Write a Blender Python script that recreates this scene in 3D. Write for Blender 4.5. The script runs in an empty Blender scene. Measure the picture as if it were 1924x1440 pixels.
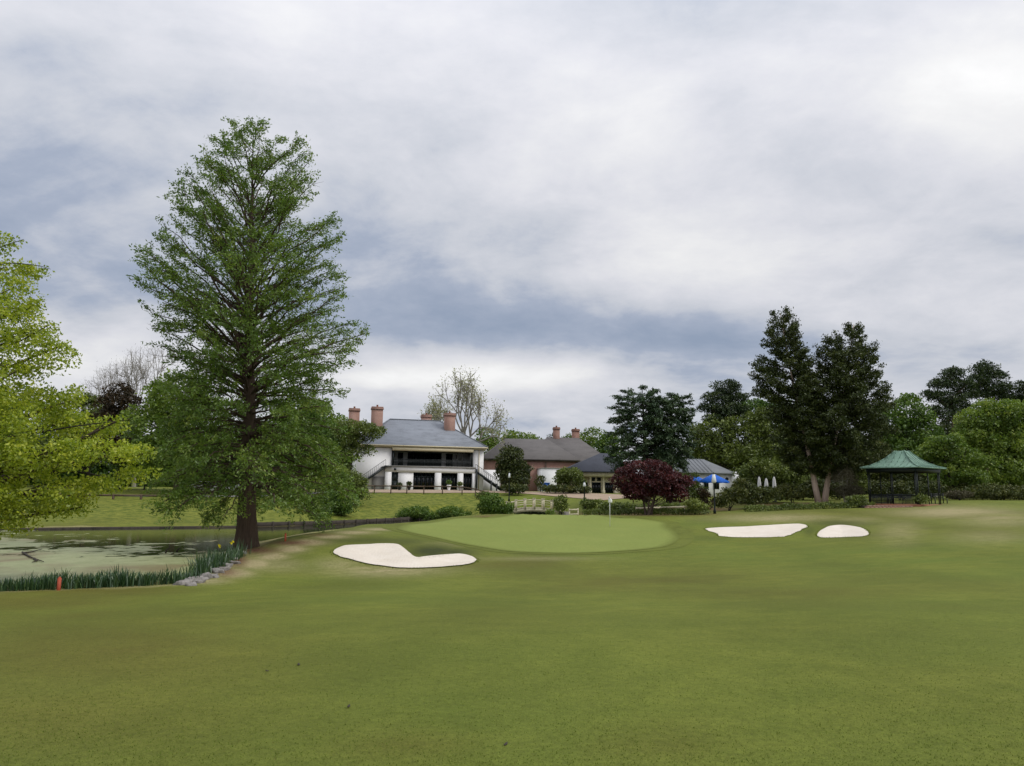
import bpy, math, random
import numpy as np
from mathutils import Matrix, Vector

# ------------------------------------------------------------------ camera, world, sun, exposure
SC = bpy.context.scene
COL = SC.collection
F, CX, CY = 1445.0, 962.0, 720.0            # focal length and centre of the 1924 x 1440 photograph
EYE = np.array([0.0, 0.0, 1.65])
PITCH = math.atan(210.0 / F)
ROLL = math.radians(0.7)
R0 = np.array([1.0, 0, 0]); U0 = np.array([0, -math.sin(PITCH), math.cos(PITCH)])
FW = np.array([0, math.cos(PITCH), math.sin(PITCH)])
RT = R0 * math.cos(ROLL) + U0 * math.sin(ROLL)
UP = -R0 * math.sin(ROLL) + U0 * math.cos(ROLL)

cam_d = bpy.data.cameras.new('camera')
cam_d.sensor_fit = 'HORIZONTAL'; cam_d.sensor_width = 36.0
cam_d.lens = 36.0 * F / 1924.0
cam_d.clip_start = 0.1; cam_d.clip_end = 5000.0
cam = bpy.data.objects.new('camera', cam_d); COL.objects.link(cam)
cam.matrix_world = Matrix(((RT[0], UP[0], -FW[0], EYE[0]), (RT[1], UP[1], -FW[1], EYE[1]),
                           (RT[2], UP[2], -FW[2], EYE[2]), (0, 0, 0, 1)))
SC.camera = cam
SC.view_settings.view_transform = 'Standard'
SC.view_settings.look = 'None'
SC.view_settings.exposure = 0.0
SC.view_settings.gamma = 1.0
SC.view_settings.use_curve_mapping = False
try:
    SC.cycles.max_bounces = 6; SC.cycles.transparent_max_bounces = 8
    SC.cycles.diffuse_bounces = 3; SC.cycles.use_denoising = True
except Exception:
    pass

SUN_AZ = math.radians(108.0)      # clockwise from +Y
SUN_EL = math.radians(48.0)
SUNV = Vector((math.sin(SUN_AZ) * math.cos(SUN_EL), math.cos(SUN_AZ) * math.cos(SUN_EL), math.sin(SUN_EL)))


class NT:
    """tiny helper around a node tree"""
    def __init__(s, tree):
        s.t = tree; s.n = tree.nodes; s.l = tree.links
    def node(s, typ, **kw):
        nd = s.n.new(typ)
        for k, v in kw.items():
            if k == 'inp':
                for a, b in v.items():
                    if hasattr(b, 'is_linked') or isinstance(b, bpy.types.NodeSocket):
                        s.l.new(b, nd.inputs[a])
                    else:
                        nd.inputs[a].default_value = b
            else:
                setattr(nd, k, v)
        return nd
    def math(s, op, a, b=0.0, c=0.0, clamp=False):
        nd = s.n.new('ShaderNodeMath'); nd.operation = op; nd.use_clamp = clamp
        for i, v in enumerate((a, b, c)):
            if isinstance(v, bpy.types.NodeSocket): s.l.new(v, nd.inputs[i])
            else: nd.inputs[i].default_value = v
        return nd.outputs[0]
    def mix(s, fac, a, b, blend='MIX'):
        nd = s.n.new('ShaderNodeMix'); nd.data_type = 'RGBA'; nd.blend_type = blend
        for i, v in ((0, fac), (6, a), (7, b)):
            if isinstance(v, bpy.types.NodeSocket): s.l.new(v, nd.inputs[i])
            elif i == 0: nd.inputs[0].default_value = v
            else: nd.inputs[i].default_value = (v[0], v[1], v[2], 1.0)
        return nd.outputs[2]
    def ramp(s, fac, stops):
        nd = s.n.new('ShaderNodeValToRGB'); s.l.new(fac, nd.inputs[0])
        e = nd.color_ramp.elements
        while len(e) < len(stops): e.new(0.5)
        for i, (p, c) in enumerate(stops):
            e[i].position = p
            e[i].color = (c, c, c, 1) if isinstance(c, (int, float)) else (c[0], c[1], c[2], 1)
        return nd.outputs[0]
    def noise(s, vec, scale, detail=4.0, rough=0.55, dist=0.0):
        nd = s.n.new('ShaderNodeTexNoise')
        if vec is not None: s.l.new(vec, nd.inputs['Vector'])
        nd.inputs['Scale'].default_value = scale; nd.inputs['Detail'].default_value = detail
        nd.inputs['Roughness'].default_value = rough; nd.inputs['Distortion'].default_value = dist
        return nd.outputs[0]
    def vmul(s, vec, v):
        nd = s.n.new('ShaderNodeVectorMath'); nd.operation = 'MULTIPLY'
        s.l.new(vec, nd.inputs[0]); nd.inputs[1].default_value = v
        return nd.outputs[0]


world = bpy.data.worlds.new('World'); SC.world = world; world.use_nodes = True
w = NT(world.node_tree); w.n.clear()
tc = w.node('ShaderNodeTexCoord').outputs['Generated']
sep = w.node('ShaderNodeSeparateXYZ', inp={0: tc})
dx, dy, dz = sep.outputs[0], sep.outputs[1], sep.outputs[2]
den = w.math('ADD', w.math('MAXIMUM', dz, 0.0), 0.26)
qx, qy = w.math('DIVIDE', dx, den), w.math('DIVIDE', dy, den)
q = w.node('ShaderNodeCombineXYZ', inp={0: qx, 1: qy, 2: 3.1}).outputs[0]
qs = w.vmul(q, (0.85, 1.1, 1.0))
n_big = w.noise(qs, 0.85, 3.0, 0.5, 0.4)
n_mid = w.noise(qs, 2.3, 8.0, 0.58, 0.35)
n_fin = w.noise(q, 6.5, 6.0, 0.6, 0.2)
def blob(px, py, sx, sy, ang=0.0):
    """soft cloud bank round a direction, in the same cloud-plane coordinates as the noise"""
    d = FW * F + RT * (px - CX) + UP * (CY - py); d = d / np.linalg.norm(d)
    ux = w.math('SUBTRACT', qx, float(d[0] / (max(d[2], 0) + .26)))
    uy = w.math('SUBTRACT', qy, float(d[1] / (max(d[2], 0) + .26)))
    ca, sa = math.cos(ang), math.sin(ang)
    a = w.math('DIVIDE', w.math('ADD', w.math('MULTIPLY', ux, ca), w.math('MULTIPLY', uy, sa)), sx)
    b = w.math('DIVIDE', w.math('SUBTRACT', w.math('MULTIPLY', uy, ca), w.math('MULTIPLY', ux, sa)), sy)
    r2 = w.math('ADD', w.math('MULTIPLY', a, a), w.math('MULTIPLY', b, b))
    return w.math('POWER', 2.718, w.math('MULTIPLY', r2, -1.0))
v = w.math('ADD', w.math('MULTIPLY', w.math('SUBTRACT', n_big, .5), 0.34), w.math('ADD', .552, w.math('MULTIPLY', w.math('SUBTRACT', n_mid, .5), 0.46)))
v = w.math('ADD', v, w.math('MULTIPLY', w.math('SUBTRACT', n_fin, 0.5), 0.24))
SKY_BLOBS = [(900, 592, 0.80, 0.20, 0.05, -0.17), (560, 500, 0.6, 0.26, 0.2, -0.08), (1380, 655, 0.75, 0.17, 0.0, -0.14), (110, 470, 0.55, 0.30, 0.0, -0.16),
             (1500, 760, 1.2, 0.40, 0.0, -0.07), (860, 706, 0.46, 0.15, -0.10, 0.34), (1890, 165, 0.30, 0.18, 0.0, 0.32), (1020, 140, 0.26, 0.14, 0.4, 0.11),
             (1340, 440, 0.34, 0.30, -0.7, 0.12), (1180, 520, 0.3, 0.10, 0.2, 0.09), (200, 665, 0.5, 0.18, 0, 0.13), (1420, 130, 0.30, 0.16, 0, -0.07), (150, 300, .4, .2, .3, -.04)]
for (bx_, by_, sx_, sy_, an_, am_) in SKY_BLOBS:
    v = w.math('ADD', v, w.math('MULTIPLY', blob(bx_, by_, sx_, sy_, an_), am_))
ccol = w.ramp(v, [(0.26, (0.36, 0.43, 0.57)), (0.39, (0.47, 0.53, 0.66)), (0.49, (0.68, 0.71, 0.785)), (0.60, (0.83, 0.84, 0.90)), (0.74, (1.0, 1.0, 1.01)), (0.85, (1.12, 1.12, 1.12))])
zen = w.math('ADD', 0.84, w.math('MULTIPLY', w.math('POWER', w.math('MAXIMUM', dz, 0.0), 3.0), 1.1))
ccol = w.mix(1.0, ccol, w.node('ShaderNodeCombineColor', inp={0: zen, 1: zen, 2: zen}).outputs[0], 'MULTIPLY')
sky = w.node('ShaderNodeTexSky'); sky.sky_type = 'NISHITA'; sky.sun_disc = False
sky.sun_elevation = SUN_EL; sky.sun_rotation = SUN_AZ
bg1 = w.node('ShaderNodeBackground', inp={'Color': sky.outputs[0], 'Strength': 0.08})
bg2 = w.node('ShaderNodeBackground', inp={'Color': ccol, 'Strength': 1.0})
thick = w.ramp(v, [(0.22, 0.80), (0.45, 0.97)])
mixw = w.node('ShaderNodeMixShader', inp={0: thick, 1: bg1.outputs[0], 2: bg2.outputs[0]})
w.node('ShaderNodeOutputWorld', inp={'Surface': mixw.outputs[0]})

sun_d = bpy.data.lights.new('sun', 'SUN'); sun_d.energy = 1.5; sun_d.angle = math.radians(24); sun_d.color = (1.0, 0.965, 0.91)
sun = bpy.data.objects.new('sun', sun_d); COL.objects.link(sun)
sun.rotation_euler = SUNV.to_track_quat('Z', 'Y').to_euler()

# ------------------------------------------------------------------ measuring helpers
def ray(px, py):
    return FW * F + RT * (px - CX) + UP * (CY - py)

def at(px, py, D):
    """point seen at a pixel of the photograph, D metres ahead"""
    d = ray(px, py)
    return EYE + d * (D / d[1])

def to_px(P):
    P = np.asarray(P) - EYE
    c = P @ FW
    c = np.where(c < 0.05, 0.05, c)
    return CX + F * (P @ RT) / c, CY - F * (P @ UP) / c

WATER = -1.25

# terrain heights measured along columns of the photograph (px) at distances D
T_PX = np.array([-900, -400, 0, 300, 470, 600, 700, 900, 1100, 1300, 1500, 1700, 1924, 2400, 3200], float)
T_D = np.array([-60, 0, 10, 20, 28, 36, 40, 44, 50, 56, 64, 74, 84, 96, 110, 135, 200, 700], float)
T_Z = np.array([
    [0] * 15,
    [0] * 15,
    [-.35, -.35, -.35, -.32, -.30, -.29, -.28, -.25, -.22, -.2, -.15, -.12, -.1, 0, 0],
    [-.9, -1.0, -1.08, -1.02, -.96, -.92, -.9, -.88, -.82, -.72, -.58, -.42, -.3, -.1, .1],
    [-.9, -1.25, -1.3, -1.3, -1.28, -1.27, -1.26, -1.22, -1.15, -1.0, -.78, -.48, -.2, .1, .4],
    [-.6, -1.3, -1.3, -1.3, -1.15, -.62, -.55, -1.18, -1.2, -1.0, -.72, -.30, .05, .4, .8],
    [-.5, -1.3, -1.3, -1.3, -1.08, -.42, -.34, -1.08, -1.14, -.95, -.66, -.15, .2, .6, 1.0],
    [-.4, -1.3, -1.3, -1.3, -1.15, -.66, -.26, -.86, -.95, -.80, -.60, .02, .36, .8, 1.2],
    [-.2, -1.0, -1.3, -1.3, -1.3, -1.2, -.30, -.55, -.68, -.45, -.12, .25, .6, 1.0, 1.4],
    [.1, -.4, -1.2, -1.3, -1.3, -1.3, -.75, -.26, -.36, -.22, .20, .50, .85, 1.2, 1.6],
    [.7, .3, -.35, -.95, -1.2, -1.3, -1.2, 0.0, 0.02, .15, .62, .95, 1.25, 1.5, 1.8],
    [1.4, 1.1, .6, .05, -.4, -1.0, -1.3, -1.0, -.45, .40, 1.05, 1.38, 1.62, 1.8, 2.0],
    [1.9, 1.7, 1.3, .85, .5, .25, -.75, -1.3, -.55, .85, 1.42, 1.65, 1.8, 2.0, 2.2],
    [2.2, 2.1, 1.8, 1.5, 1.3, 1.2, .75, .2, .85, 1.45, 1.8, 1.9, 2.0, 2.2, 2.4],
    [2.4, 2.3, 2.1, 2.0, 1.95, 1.95, 2.0, 2.0, 1.9, 2.0, 2.1, 2.2, 2.3, 2.4, 2.5],
    [2.6, 2.5, 2.3, 2.3, 2.3, 2.3, 2.3, 2.3, 2.3, 2.3, 2.4, 2.5, 2.6, 2.6, 2.7],
    [3.0] * 15,
    [5.0] * 15], float)

def _cr(t):
    t2, t3 = t * t, t * t * t
    return (-.5 * t3 + t2 - .5 * t, 1.5 * t3 - 2.5 * t2 + 1, -1.5 * t3 + 2 * t2 + .5 * t, .5 * t3 - .5 * t2)

def vnoise(x, y, s, seed=0):
    """cheap smooth value noise"""
    x = np.asarray(x) * s + seed * 17.13; y = np.asarray(y) * s + seed * 9.71
    xi, yi = np.floor(x), np.floor(y); fx, fy = x - xi, y - yi
    fx = fx * fx * (3 - 2 * fx); fy = fy * fy * (3 - 2 * fy)
    def hsh(a, b):
        v = np.sin(a * 127.1 + b * 311.7 + seed * 74.7) * 43758.5453
        return v - np.floor(v)
    return (hsh(xi, yi) * (1 - fx) + hsh(xi + 1, yi) * fx) * (1 - fy) + (hsh(xi, yi + 1) * (1 - fx) + hsh(xi + 1, yi + 1) * fx) * fy

def hgt0(x, y):
    x = np.asarray(x, float); y = np.asarray(y, float)
    D = np.clip(y, -59, 690)
    u = CX + F * x / np.maximum(D, 9.0)
    u = np.clip(u, T_PX[0] + 1, T_PX[-1] - 1)
    j = np.clip(np.searchsorted(T_D, D, 'right') - 1, 0, len(T_D) - 2)
    i = np.clip(np.searchsorted(T_PX, u, 'right') - 1, 0, len(T_PX) - 2)
    tu = (u - T_PX[i]) / (T_PX[i + 1] - T_PX[i]); td = (D - T_D[j]) / (T_D[j + 1] - T_D[j])
    wu, wd = _cr(tu), _cr(td)
    z = 0.0
    for b in range(4):
        jj = np.clip(j + b - 1, 0, len(T_D) - 1)
        r = 0.0
        for a in range(4):
            ii = np.clip(i + a - 1, 0, len(T_PX) - 1)
            r = r + wu[a] * T_Z[jj, ii]
        z = z + wd[b] * r
    z = z + 0.10 * (vnoise(x, y, 0.11, 1) - .5) * np.clip((y - 4) / 10, 0, 1) + 0.03 * (vnoise(x, y, 0.45, 2) - .5)
    return z

def ground_px(px, py, fn=hgt0, dmin=4.0, dmax=180.0):
    """where the sight line through a pixel meets the ground"""
    d = ray(px, py); d = d / d[1]
    Ds = np.arange(dmin, dmax, 0.1)
    P = EYE[None] + d[None] * Ds[:, None]
    below = P[:, 2] < fn(P[:, 0], P[:, 1])
    k = int(np.argmax(below)) if below.any() else len(Ds) - 1
    return P[k]

def poly_px(pts, fn=hgt0):
    return np.array([ground_px(a, b, fn)[:2] for a, b in pts])

def densify(poly, n):
    """closed Catmull-Rom resample"""
    P = np.asarray(poly, float); m = len(P)
    out = []
    for k in range(n):
        s = k * m / n; i = int(s); t = s - i
        wts = _cr(np.array(t))
        out.append(sum(wts[a] * P[(i + a - 1) % m] for a in range(4)))
    return np.array(out)

def sdist(x, y, poly):
    """signed distance to polygon, positive inside"""
    x = np.asarray(x, float); y = np.asarray(y, float)
    d2 = np.full(x.shape, 1e18); ins = np.zeros(x.shape, bool)
    m = len(poly)
    for k in range(m):
        ax, ay = poly[k]; bx, by = poly[(k + 1) % m]
        ex, ey = bx - ax, by - ay
        L = ex * ex + ey * ey + 1e-12
        t = np.clip(((x - ax) * ex + (y - ay) * ey) / L, 0, 1)
        d2 = np.minimum(d2, (x - ax - t * ex) ** 2 + (y - ay - t * ey) ** 2)
        c = ((ay > y) != (by > y)) & (x < (bx - ax) * (y - ay) / (by - ay + 1e-12) + ax)
        ins ^= c
    return np.where(ins, 1, -1) * np.sqrt(d2)

# ------------------------------------------------------------------ object helpers
def tag(o, label=None, cat=None, group=None, kind=None):
    if label: o['label'] = label
    if cat: o['category'] = cat
    if group: o['group'] = group
    if kind: o['kind'] = kind
    return o

def empty(name, loc, rz=0.0, label=None, cat=None, group=None):
    o = bpy.data.objects.new(name, None); COL.objects.link(o)
    o.empty_display_size = 0.3
    o.location = tuple(float(c) for c in loc); o.rotation_euler = (0, 0, rz)
    return tag(o, label, cat, group)

def build(name, V, faces, mat, parent=None, smooth=False, tint=None, attrs=None):
    """faces: list of int arrays (m,k), or a list of index lists"""
    me = bpy.data.meshes.new(name)
    V = np.asarray(V, np.float32)
    if len(faces) and isinstance(faces[0], np.ndarray) and faces[0].ndim == 2:
        loops = np.concatenate([f.ravel() for f in faces]).astype(np.int32)
        tot = np.concatenate([np.full(len(f), f.shape[1], np.int32) for f in faces])
    else:
        loops = np.array([i for f in faces for i in f], np.int32)
        tot = np.array([len(f) for f in faces], np.int32)
    start = np.concatenate([[0], np.cumsum(tot)[:-1]]).astype(np.int32)
    me.vertices.add(len(V)); me.vertices.foreach_set('co', V.ravel())
    me.loops.add(len(loops)); me.loops.foreach_set('vertex_index', loops)
    me.polygons.add(len(tot)); me.polygons.foreach_set('loop_start', start)
    try: me.polygons.foreach_set('loop_total', tot)
    except Exception: pass
    if smooth: me.polygons.foreach_set('use_smooth', np.ones(len(tot), bool))
    at_ = dict(attrs or {})
    if tint is not None: at_['tint'] = tint
    for k, a in at_.items():
        me.attributes.new(k, 'FLOAT', 'POINT').data.foreach_set('value', np.asarray(a, np.float32))
    me.update(calc_edges=True)
    me.materials.append(mat)
    o = bpy.data.objects.new(name, me); COL.objects.link(o)
    if parent is not None: o.parent = parent
    return o

CUBE_F = [[0, 3, 2, 1], [4, 5, 6, 7], [0, 1, 5, 4], [1, 2, 6, 5], [2, 3, 7, 6], [3, 0, 4, 7]]
def boxes(name, parent, mat, lst):
    V, Fc = [], []
    for (x0, x1, y0, y1, z0, z1) in lst:
        b = len(V)
        V += [(x0, y0, z0), (x1, y0, z0), (x1, y1, z0), (x0, y1, z0), (x0, y0, z1), (x1, y0, z1), (x1, y1, z1), (x0, y1, z1)]
        Fc += [[b + i for i in f] for f in CUBE_F]
    return build(name, V, Fc, mat, parent)

def box(name, parent, mat, x0, x1, y0, y1, z0, z1):
    return boxes(name, parent, mat, [(x0, x1, y0, y1, z0, z1)])

def beam_vf(a, b, wx, wz, base=0):
    """rectangular bar from a to b"""
    a = np.asarray(a, float); b = np.asarray(b, float); d = b - a; d /= np.linalg.norm(d)
    up = np.array([0, 0, 1.0]) if abs(d[2]) < .95 else np.array([1.0, 0, 0])
    s = np.cross(d, up); s /= np.linalg.norm(s); u = np.cross(s, d)
    V = [p + s * i * wx / 2 + u * j * wz / 2 for p in (a, b) for i, j in ((-1, -1), (1, -1), (1, 1), (-1, 1))]
    return V, [[base + i for i in f] for f in [[0, 1, 2, 3], [7, 6, 5, 4], [0, 4, 5, 1], [1, 5, 6, 2], [2, 6, 7, 3], [3, 7, 4, 0]]]

def beams(name, parent, mat, lst):
    V, Fc = [], []
    for (a, b, wx, wz) in lst:
        v_, f_ = beam_vf(a, b, wx, wz, len(V)); V += v_; Fc += f_
    return build(name, V, Fc, mat, parent)

def lathe(name, parent, mat, prof, k=16, c=(0, 0), smooth=True, sx=1, sy=1):
    V, Fc = [], []
    for (r, z) in prof:
        for i in range(k):
            t = 2 * math.pi * i / k
            V.append((c[0] + sx * r * math.cos(t), c[1] + sy * r * math.sin(t), z))
    for j in range(len(prof) - 1):
        for i in range(k):
            a, b = j * k + i, j * k + (i + 1) % k
            Fc.append([a, b, b + k, a + k])
    Fc.append(list(range(k))[::-1]); Fc.append([(len(prof) - 1) * k + i for i in range(k)])
    return build(name, V, Fc, mat, parent, smooth)

def prism(name, parent, mat, poly, y0, y1):
    """polygon in local x,z extruded along y"""
    n = len(poly)
    V = [(x, y0, z) for x, z in poly] + [(x, y1, z) for x, z in poly]
    Fc = [list(range(n)), [n + i for i in range(n)][::-1]] + [[i, n + i, n + (i + 1) % n, (i + 1) % n] for i in range(n)]
    return build(name, V, Fc, mat, parent)

def tube_vf(P, R, k=6, base=0):
    P = np.asarray(P, float); R = np.asarray(R, float); n = len(P)
    T = np.gradient(P, axis=0); T /= np.linalg.norm(T, axis=1)[:, None] + 1e-9
    ref = np.array([0.3, 0.9, 0.1]) if abs(T[:, 2]).mean() > .7 else np.array([0, 0, 1.0])
    S = np.cross(T, ref); S /= np.linalg.norm(S, axis=1)[:, None] + 1e-9
    U = np.cross(S, T)
    a = np.arange(k) * 2 * math.pi / k
    V = P[:, None] + R[:, None, None] * (np.cos(a)[None, :, None] * S[:, None] + np.sin(a)[None, :, None] * U[:, None])
    i = np.arange(k); j = np.arange(n - 1)[:, None] * k
    q_ = np.stack([j + i, j + (i + 1) % k, j + k + (i + 1) % k, j + k + i], -1).reshape(-1, 4) + base
    return V.reshape(-1, 3), q_

def tube(name, parent, mat, P, R, k=8, smooth=True):
    V, q_ = tube_vf(P, R, k)
    n = len(V)
    return build(name, V, [list(f) for f in q_] + [list(range(k))[::-1], list(range(n - k, n))], mat, parent, smooth)

def segs_vf(A, B, ra, rb, k=4, base=0):
    """many tapered straight twigs at once"""
    A = np.asarray(A, float); B = np.asarray(B, float); n = len(A)
    T = B - A; T /= np.linalg.norm(T, axis=1)[:, None] + 1e-9
    ref = np.where(np.abs(T[:, 2:3]) > .9, np.array([[1.0, 0, 0]]), np.array([[0, 0, 1.0]]))
    S = np.cross(T, ref); S /= np.linalg.norm(S, axis=1)[:, None] + 1e-9
    U = np.cross(S, T)
    a = np.arange(k) * 2 * math.pi / k
    O = np.cos(a)[None, :, None] * S[:, None] + np.sin(a)[None, :, None] * U[:, None]
    V = np.concatenate([A[:, None] + O * np.asarray(ra).reshape(-1, 1, 1), B[:, None] + O * np.asarray(rb).reshape(-1, 1, 1)], 1)
    i = np.arange(k); j = np.arange(n)[:, None] * 2 * k
    q_ = np.stack([j + i, j + (i + 1) % k, j + k + (i + 1) % k, j + k + i], -1).reshape(-1, 4) + base
    return V.reshape(-1, 3), q_

def unit(v):
    return v / (np.linalg.norm(v, axis=-1, keepdims=True) + 1e-9)

def leaf_vf(P, d, L, W, rng, flat=None):
    """one diamond leaf (or spray) per point"""
    n = len(P)
    d = unit(d)
    r = unit(rng.normal(size=(n, 3)))
    if flat is not None: r = unit(r * (1 - flat) + np.array([0, 0, 1.0]) * flat)
    s = unit(np.cross(d, r))
    L = np.asarray(L).reshape(-1, 1); W = np.asarray(W).reshape(-1, 1)
    nn = np.cross(s, d)
    V = np.stack([P - d * L * .5, P + s * W * .5 + nn * L * .06, P + d * L * .5, P - s * W * .5 + nn * L * .06], 1)
    q_ = np.arange(4 * n).reshape(n, 4)
    return V.reshape(-1, 3), q_

# ------------------------------------------------------------------ materials
def new_mat(name):
    m = bpy.data.materials.new(name); m.use_nodes = True
    t = NT(m.node_tree); t.n.clear()
    return m, t

def finish(t, bsdf, disp=None):
    t.node('ShaderNodeOutputMaterial', inp={'Surface': bsdf})

def pmat(name, col, rough=0.75, scale=1.5, amt=0.25, bump=0.0, bscale=20.0, metal=0.0, col2=None, stretch=(1, 1, 1), spec=0.3):
    m, t = new_mat(name)
    co = t.vmul(t.node('ShaderNodeTexCoord').outputs['Object'], stretch)
    n1 = t.noise(co, scale, 5, 0.6); n2 = t.noise(co, scale * 7.3, 3, 0.6)
    f = t.math('ADD', t.math('MULTIPLY', n1, .65), t.math('MULTIPLY', n2, .35))
    c2 = col2 if col2 else tuple(c * (1 - amt) for c in col)
    hi = tuple(min(1, c * (1 + amt * .5)) for c in col)
    c = t.ramp(f, [(0.33, c2), (0.5, col), (0.68, hi)])
    p = t.node('ShaderNodeBsdfPrincipled', inp={'Base Color': c, 'Roughness': rough, 'Metallic': metal})
    p.inputs['Specular IOR Level'].default_value = spec
    if bump > 0:
        b = t.node('ShaderNodeBump', inp={'Strength': bump, 'Distance': 0.03, 'Height': t.noise(co, bscale, 4, .6)})
        t.l.new(b.outputs[0], p.inputs['Normal'])
    finish(t, p.outputs[0])
    return m

def leaf_mat(name, stops, transl=0.35, gloss=0.05):
    m, t = new_mat(name)
    a = t.node('ShaderNodeAttribute', attribute_name='tint').outputs['Fac']
    c = t.ramp(a, [(i / (len(stops) - 1), s) for i, s in enumerate(stops)])
    d = t.node('ShaderNodeBsdfDiffuse', inp={'Color': c})
    tr = t.node('ShaderNodeBsdfTranslucent', inp={'Color': t.mix(0.5, c, (0.9, 1.0, 0.35), 'MULTIPLY')})
    x = t.node('ShaderNodeMixShader', inp={0: transl, 1: d.outputs[0], 2: tr.outputs[0]})
    if gloss > 0:
        g = t.node('ShaderNodeBsdfGlossy', inp={'Color': (1, 1, 1, 1), 'Roughness': 0.45})
        x = t.node('ShaderNodeMixShader', inp={0: gloss, 1: x.outputs[0], 2: g.outputs[0]})
    finish(t, x.outputs[0])
    return m

M = {}
M['bark'] = pmat('bark', (0.085, 0.062, 0.046), 0.95, 3.0, 0.45, 1.0, 6.0, stretch=(5, 5, 0.6))
M['bark_cypress'] = pmat('cypress_bark', (0.080, 0.055, 0.040), 0.95, 2.2, 0.5, 1.0, 5.0, stretch=(6, 6, 0.5))
M['bark_pale'] = pmat('pale_bark', (0.27, 0.25, 0.215), 0.9, 2.0, 0.35, .6, 6.0, stretch=(3, 3, 0.8))
M['bark_juniper'] = pmat('juniper_bark', (0.52, 0.40, 0.32), 0.9, 2.0, 0.35, .8, 6.0, stretch=(5, 5, 0.5))
M['bark_dark'] = pmat('dark_bark', (0.035, 0.028, 0.024), 0.95, 2.0, 0.35, .6, 6.0, stretch=(3, 3, 0.8))
M['lf_cypress'] = leaf_mat('cypress_leaf', [(0.0593, 0.1074, 0.0179), (0.1027, 0.1819, 0.0268), (0.1712, 0.2596, 0.0388), (0.2739, 0.3290, 0.0524)], .38, 0.03)
M['lf_bright'] = leaf_mat('spring_leaf', [(0.1074, 0.1566, 0.0160), (0.2235, 0.3052, 0.0255), (0.3847, 0.4536, 0.0351), (0.5726, 0.5938, 0.0639)], .45, 0.03)
M['lf_green'] = leaf_mat('green_leaf', [(0.0384, 0.0773, 0.0138), (0.0730, 0.1378, 0.0221), (0.1190, 0.2016, 0.0304), (0.1920, 0.2604, 0.0414)], .3, 0.03)
M['lf_lime'] = leaf_mat('fresh_green_leaf', [(0.0665, 0.1192, 0.0184), (0.1236, 0.1958, 0.0293), (0.1996, 0.2810, 0.0404), (0.2851, 0.3406, 0.0552)], .35, 0.03)
M['lf_olive'] = leaf_mat('olive_leaf', [(0.0546, 0.0794, 0.0166), (0.1057, 0.1419, 0.0266), (0.1676, 0.2129, 0.0433), (0.2551, 0.2921, 0.0665)], .25, 0.03)
M['lf_dark'] = leaf_mat('dark_evergreen_leaf', [(0.0175, 0.0282, 0.0071), (0.0350, 0.0523, 0.0113), (0.0650, 0.0845, 0.0170), (0.1125, 0.1207, 0.0255)], .12, 0.03)
M['lf_pine'] = leaf_mat('pine_needle', [(0.0160, 0.0300, 0.0108), (0.0304, 0.0540, 0.0168), (0.0544, 0.0825, 0.0240), (0.0880, 0.1125, 0.0336)], .12, 0.03)
M['lf_cedar'] = leaf_mat('cedar_needle', [(0.0269, 0.0504, 0.0250), (0.0499, 0.0864, 0.0406), (0.0864, 0.1332, 0.0593), (0.1440, 0.1890, 0.0858)], .12, 0.03)
M['lf_maple'] = leaf_mat('burgundy_leaf', [(0.0256, 0.0075, 0.0084), (0.0576, 0.0120, 0.0154), (0.1024, 0.0210, 0.0252), (0.1600, 0.0390, 0.0364)], .25, 0.03)
M['lf_maroon'] = leaf_mat('brown_purple_leaf', [(0.0153, 0.0144, 0.0065), (0.0331, 0.0252, 0.0117), (0.0574, 0.0360, 0.0169), (0.0829, 0.0540, 0.0234)], .2, 0.02)
M['lf_pale'] = leaf_mat('pale_bud', [(0.2000, 0.2000, 0.1080), (0.3125, 0.3125, 0.1560), (0.4250, 0.4250, 0.2160), (0.5250, 0.5000, 0.2640)], .4, 0)
M['lf_iris'] = leaf_mat('iris_blade', [(0.0168, 0.0459, 0.0154), (0.0308, 0.0810, 0.0242), (0.0560, 0.1242, 0.0330), (0.1190, 0.1755, 0.0330)], .25, 0.06)
M['lf_grey'] = leaf_mat('grey_twig', [(0.07, 0.06, 0.045), (0.10, 0.09, 0.06), (0.13, 0.12, 0.08), (0.16, 0.15, 0.10)], .2, 0)
M['lf_straw'] = leaf_mat('straw_blade', [(0.16, 0.14, 0.06), (0.24, 0.22, 0.10), (0.33, 0.30, 0.15), (0.4, 0.36, 0.2)], .3, 0)
M['lf_turf'] = leaf_mat('turf_blade', [(0.0625, 0.1014, 0.0168), (0.1000, 0.1456, 0.0240), (0.1438, 0.1885, 0.0360), (0.2125, 0.2145, 0.0660)], .3, 0)
M['lf_yellow'] = leaf_mat('yellow_petal', [(0.6, 0.5, 0.02), (0.7, 0.6, 0.03)], .3, 0)
M['white'] = pmat('white_painted_brick', (0.83, 0.82, 0.81), 0.7, 0.6, 0.10, 0.15, 14)
M['cream'] = pmat('cream_trim', (0.66, 0.58, 0.40), 0.55, 0.8, 0.15)
M['cream_wood'] = pmat('cream_wood', (0.62, 0.56, 0.40), 0.7, 2.0, 0.25)
M['dark'] = pmat('dark_green_metal', (0.012, 0.017, 0.017), 0.45, 2.0, 0.3)
M['frame'] = pmat('dark_frame', (0.030, 0.042, 0.045), 0.45, 2.0, 0.3)
M['slate'] = pmat('slate_roof', (0.215, 0.232, 0.260), 0.75, 0.5, 0.30, 0.4, 5.0, stretch=(1, 1, 4))
M['shingle'] = pmat('brown_shingle_roof', (0.125, 0.115, 0.110), 0.9, 0.4, 0.25, 0.4, 5.0, stretch=(1, 1, 4))
M['darkshingle'] = pmat('charcoal_roof', (0.050, 0.054, 0.068), 0.85, 0.5, 0.25, 0.3, 5.0)
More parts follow.
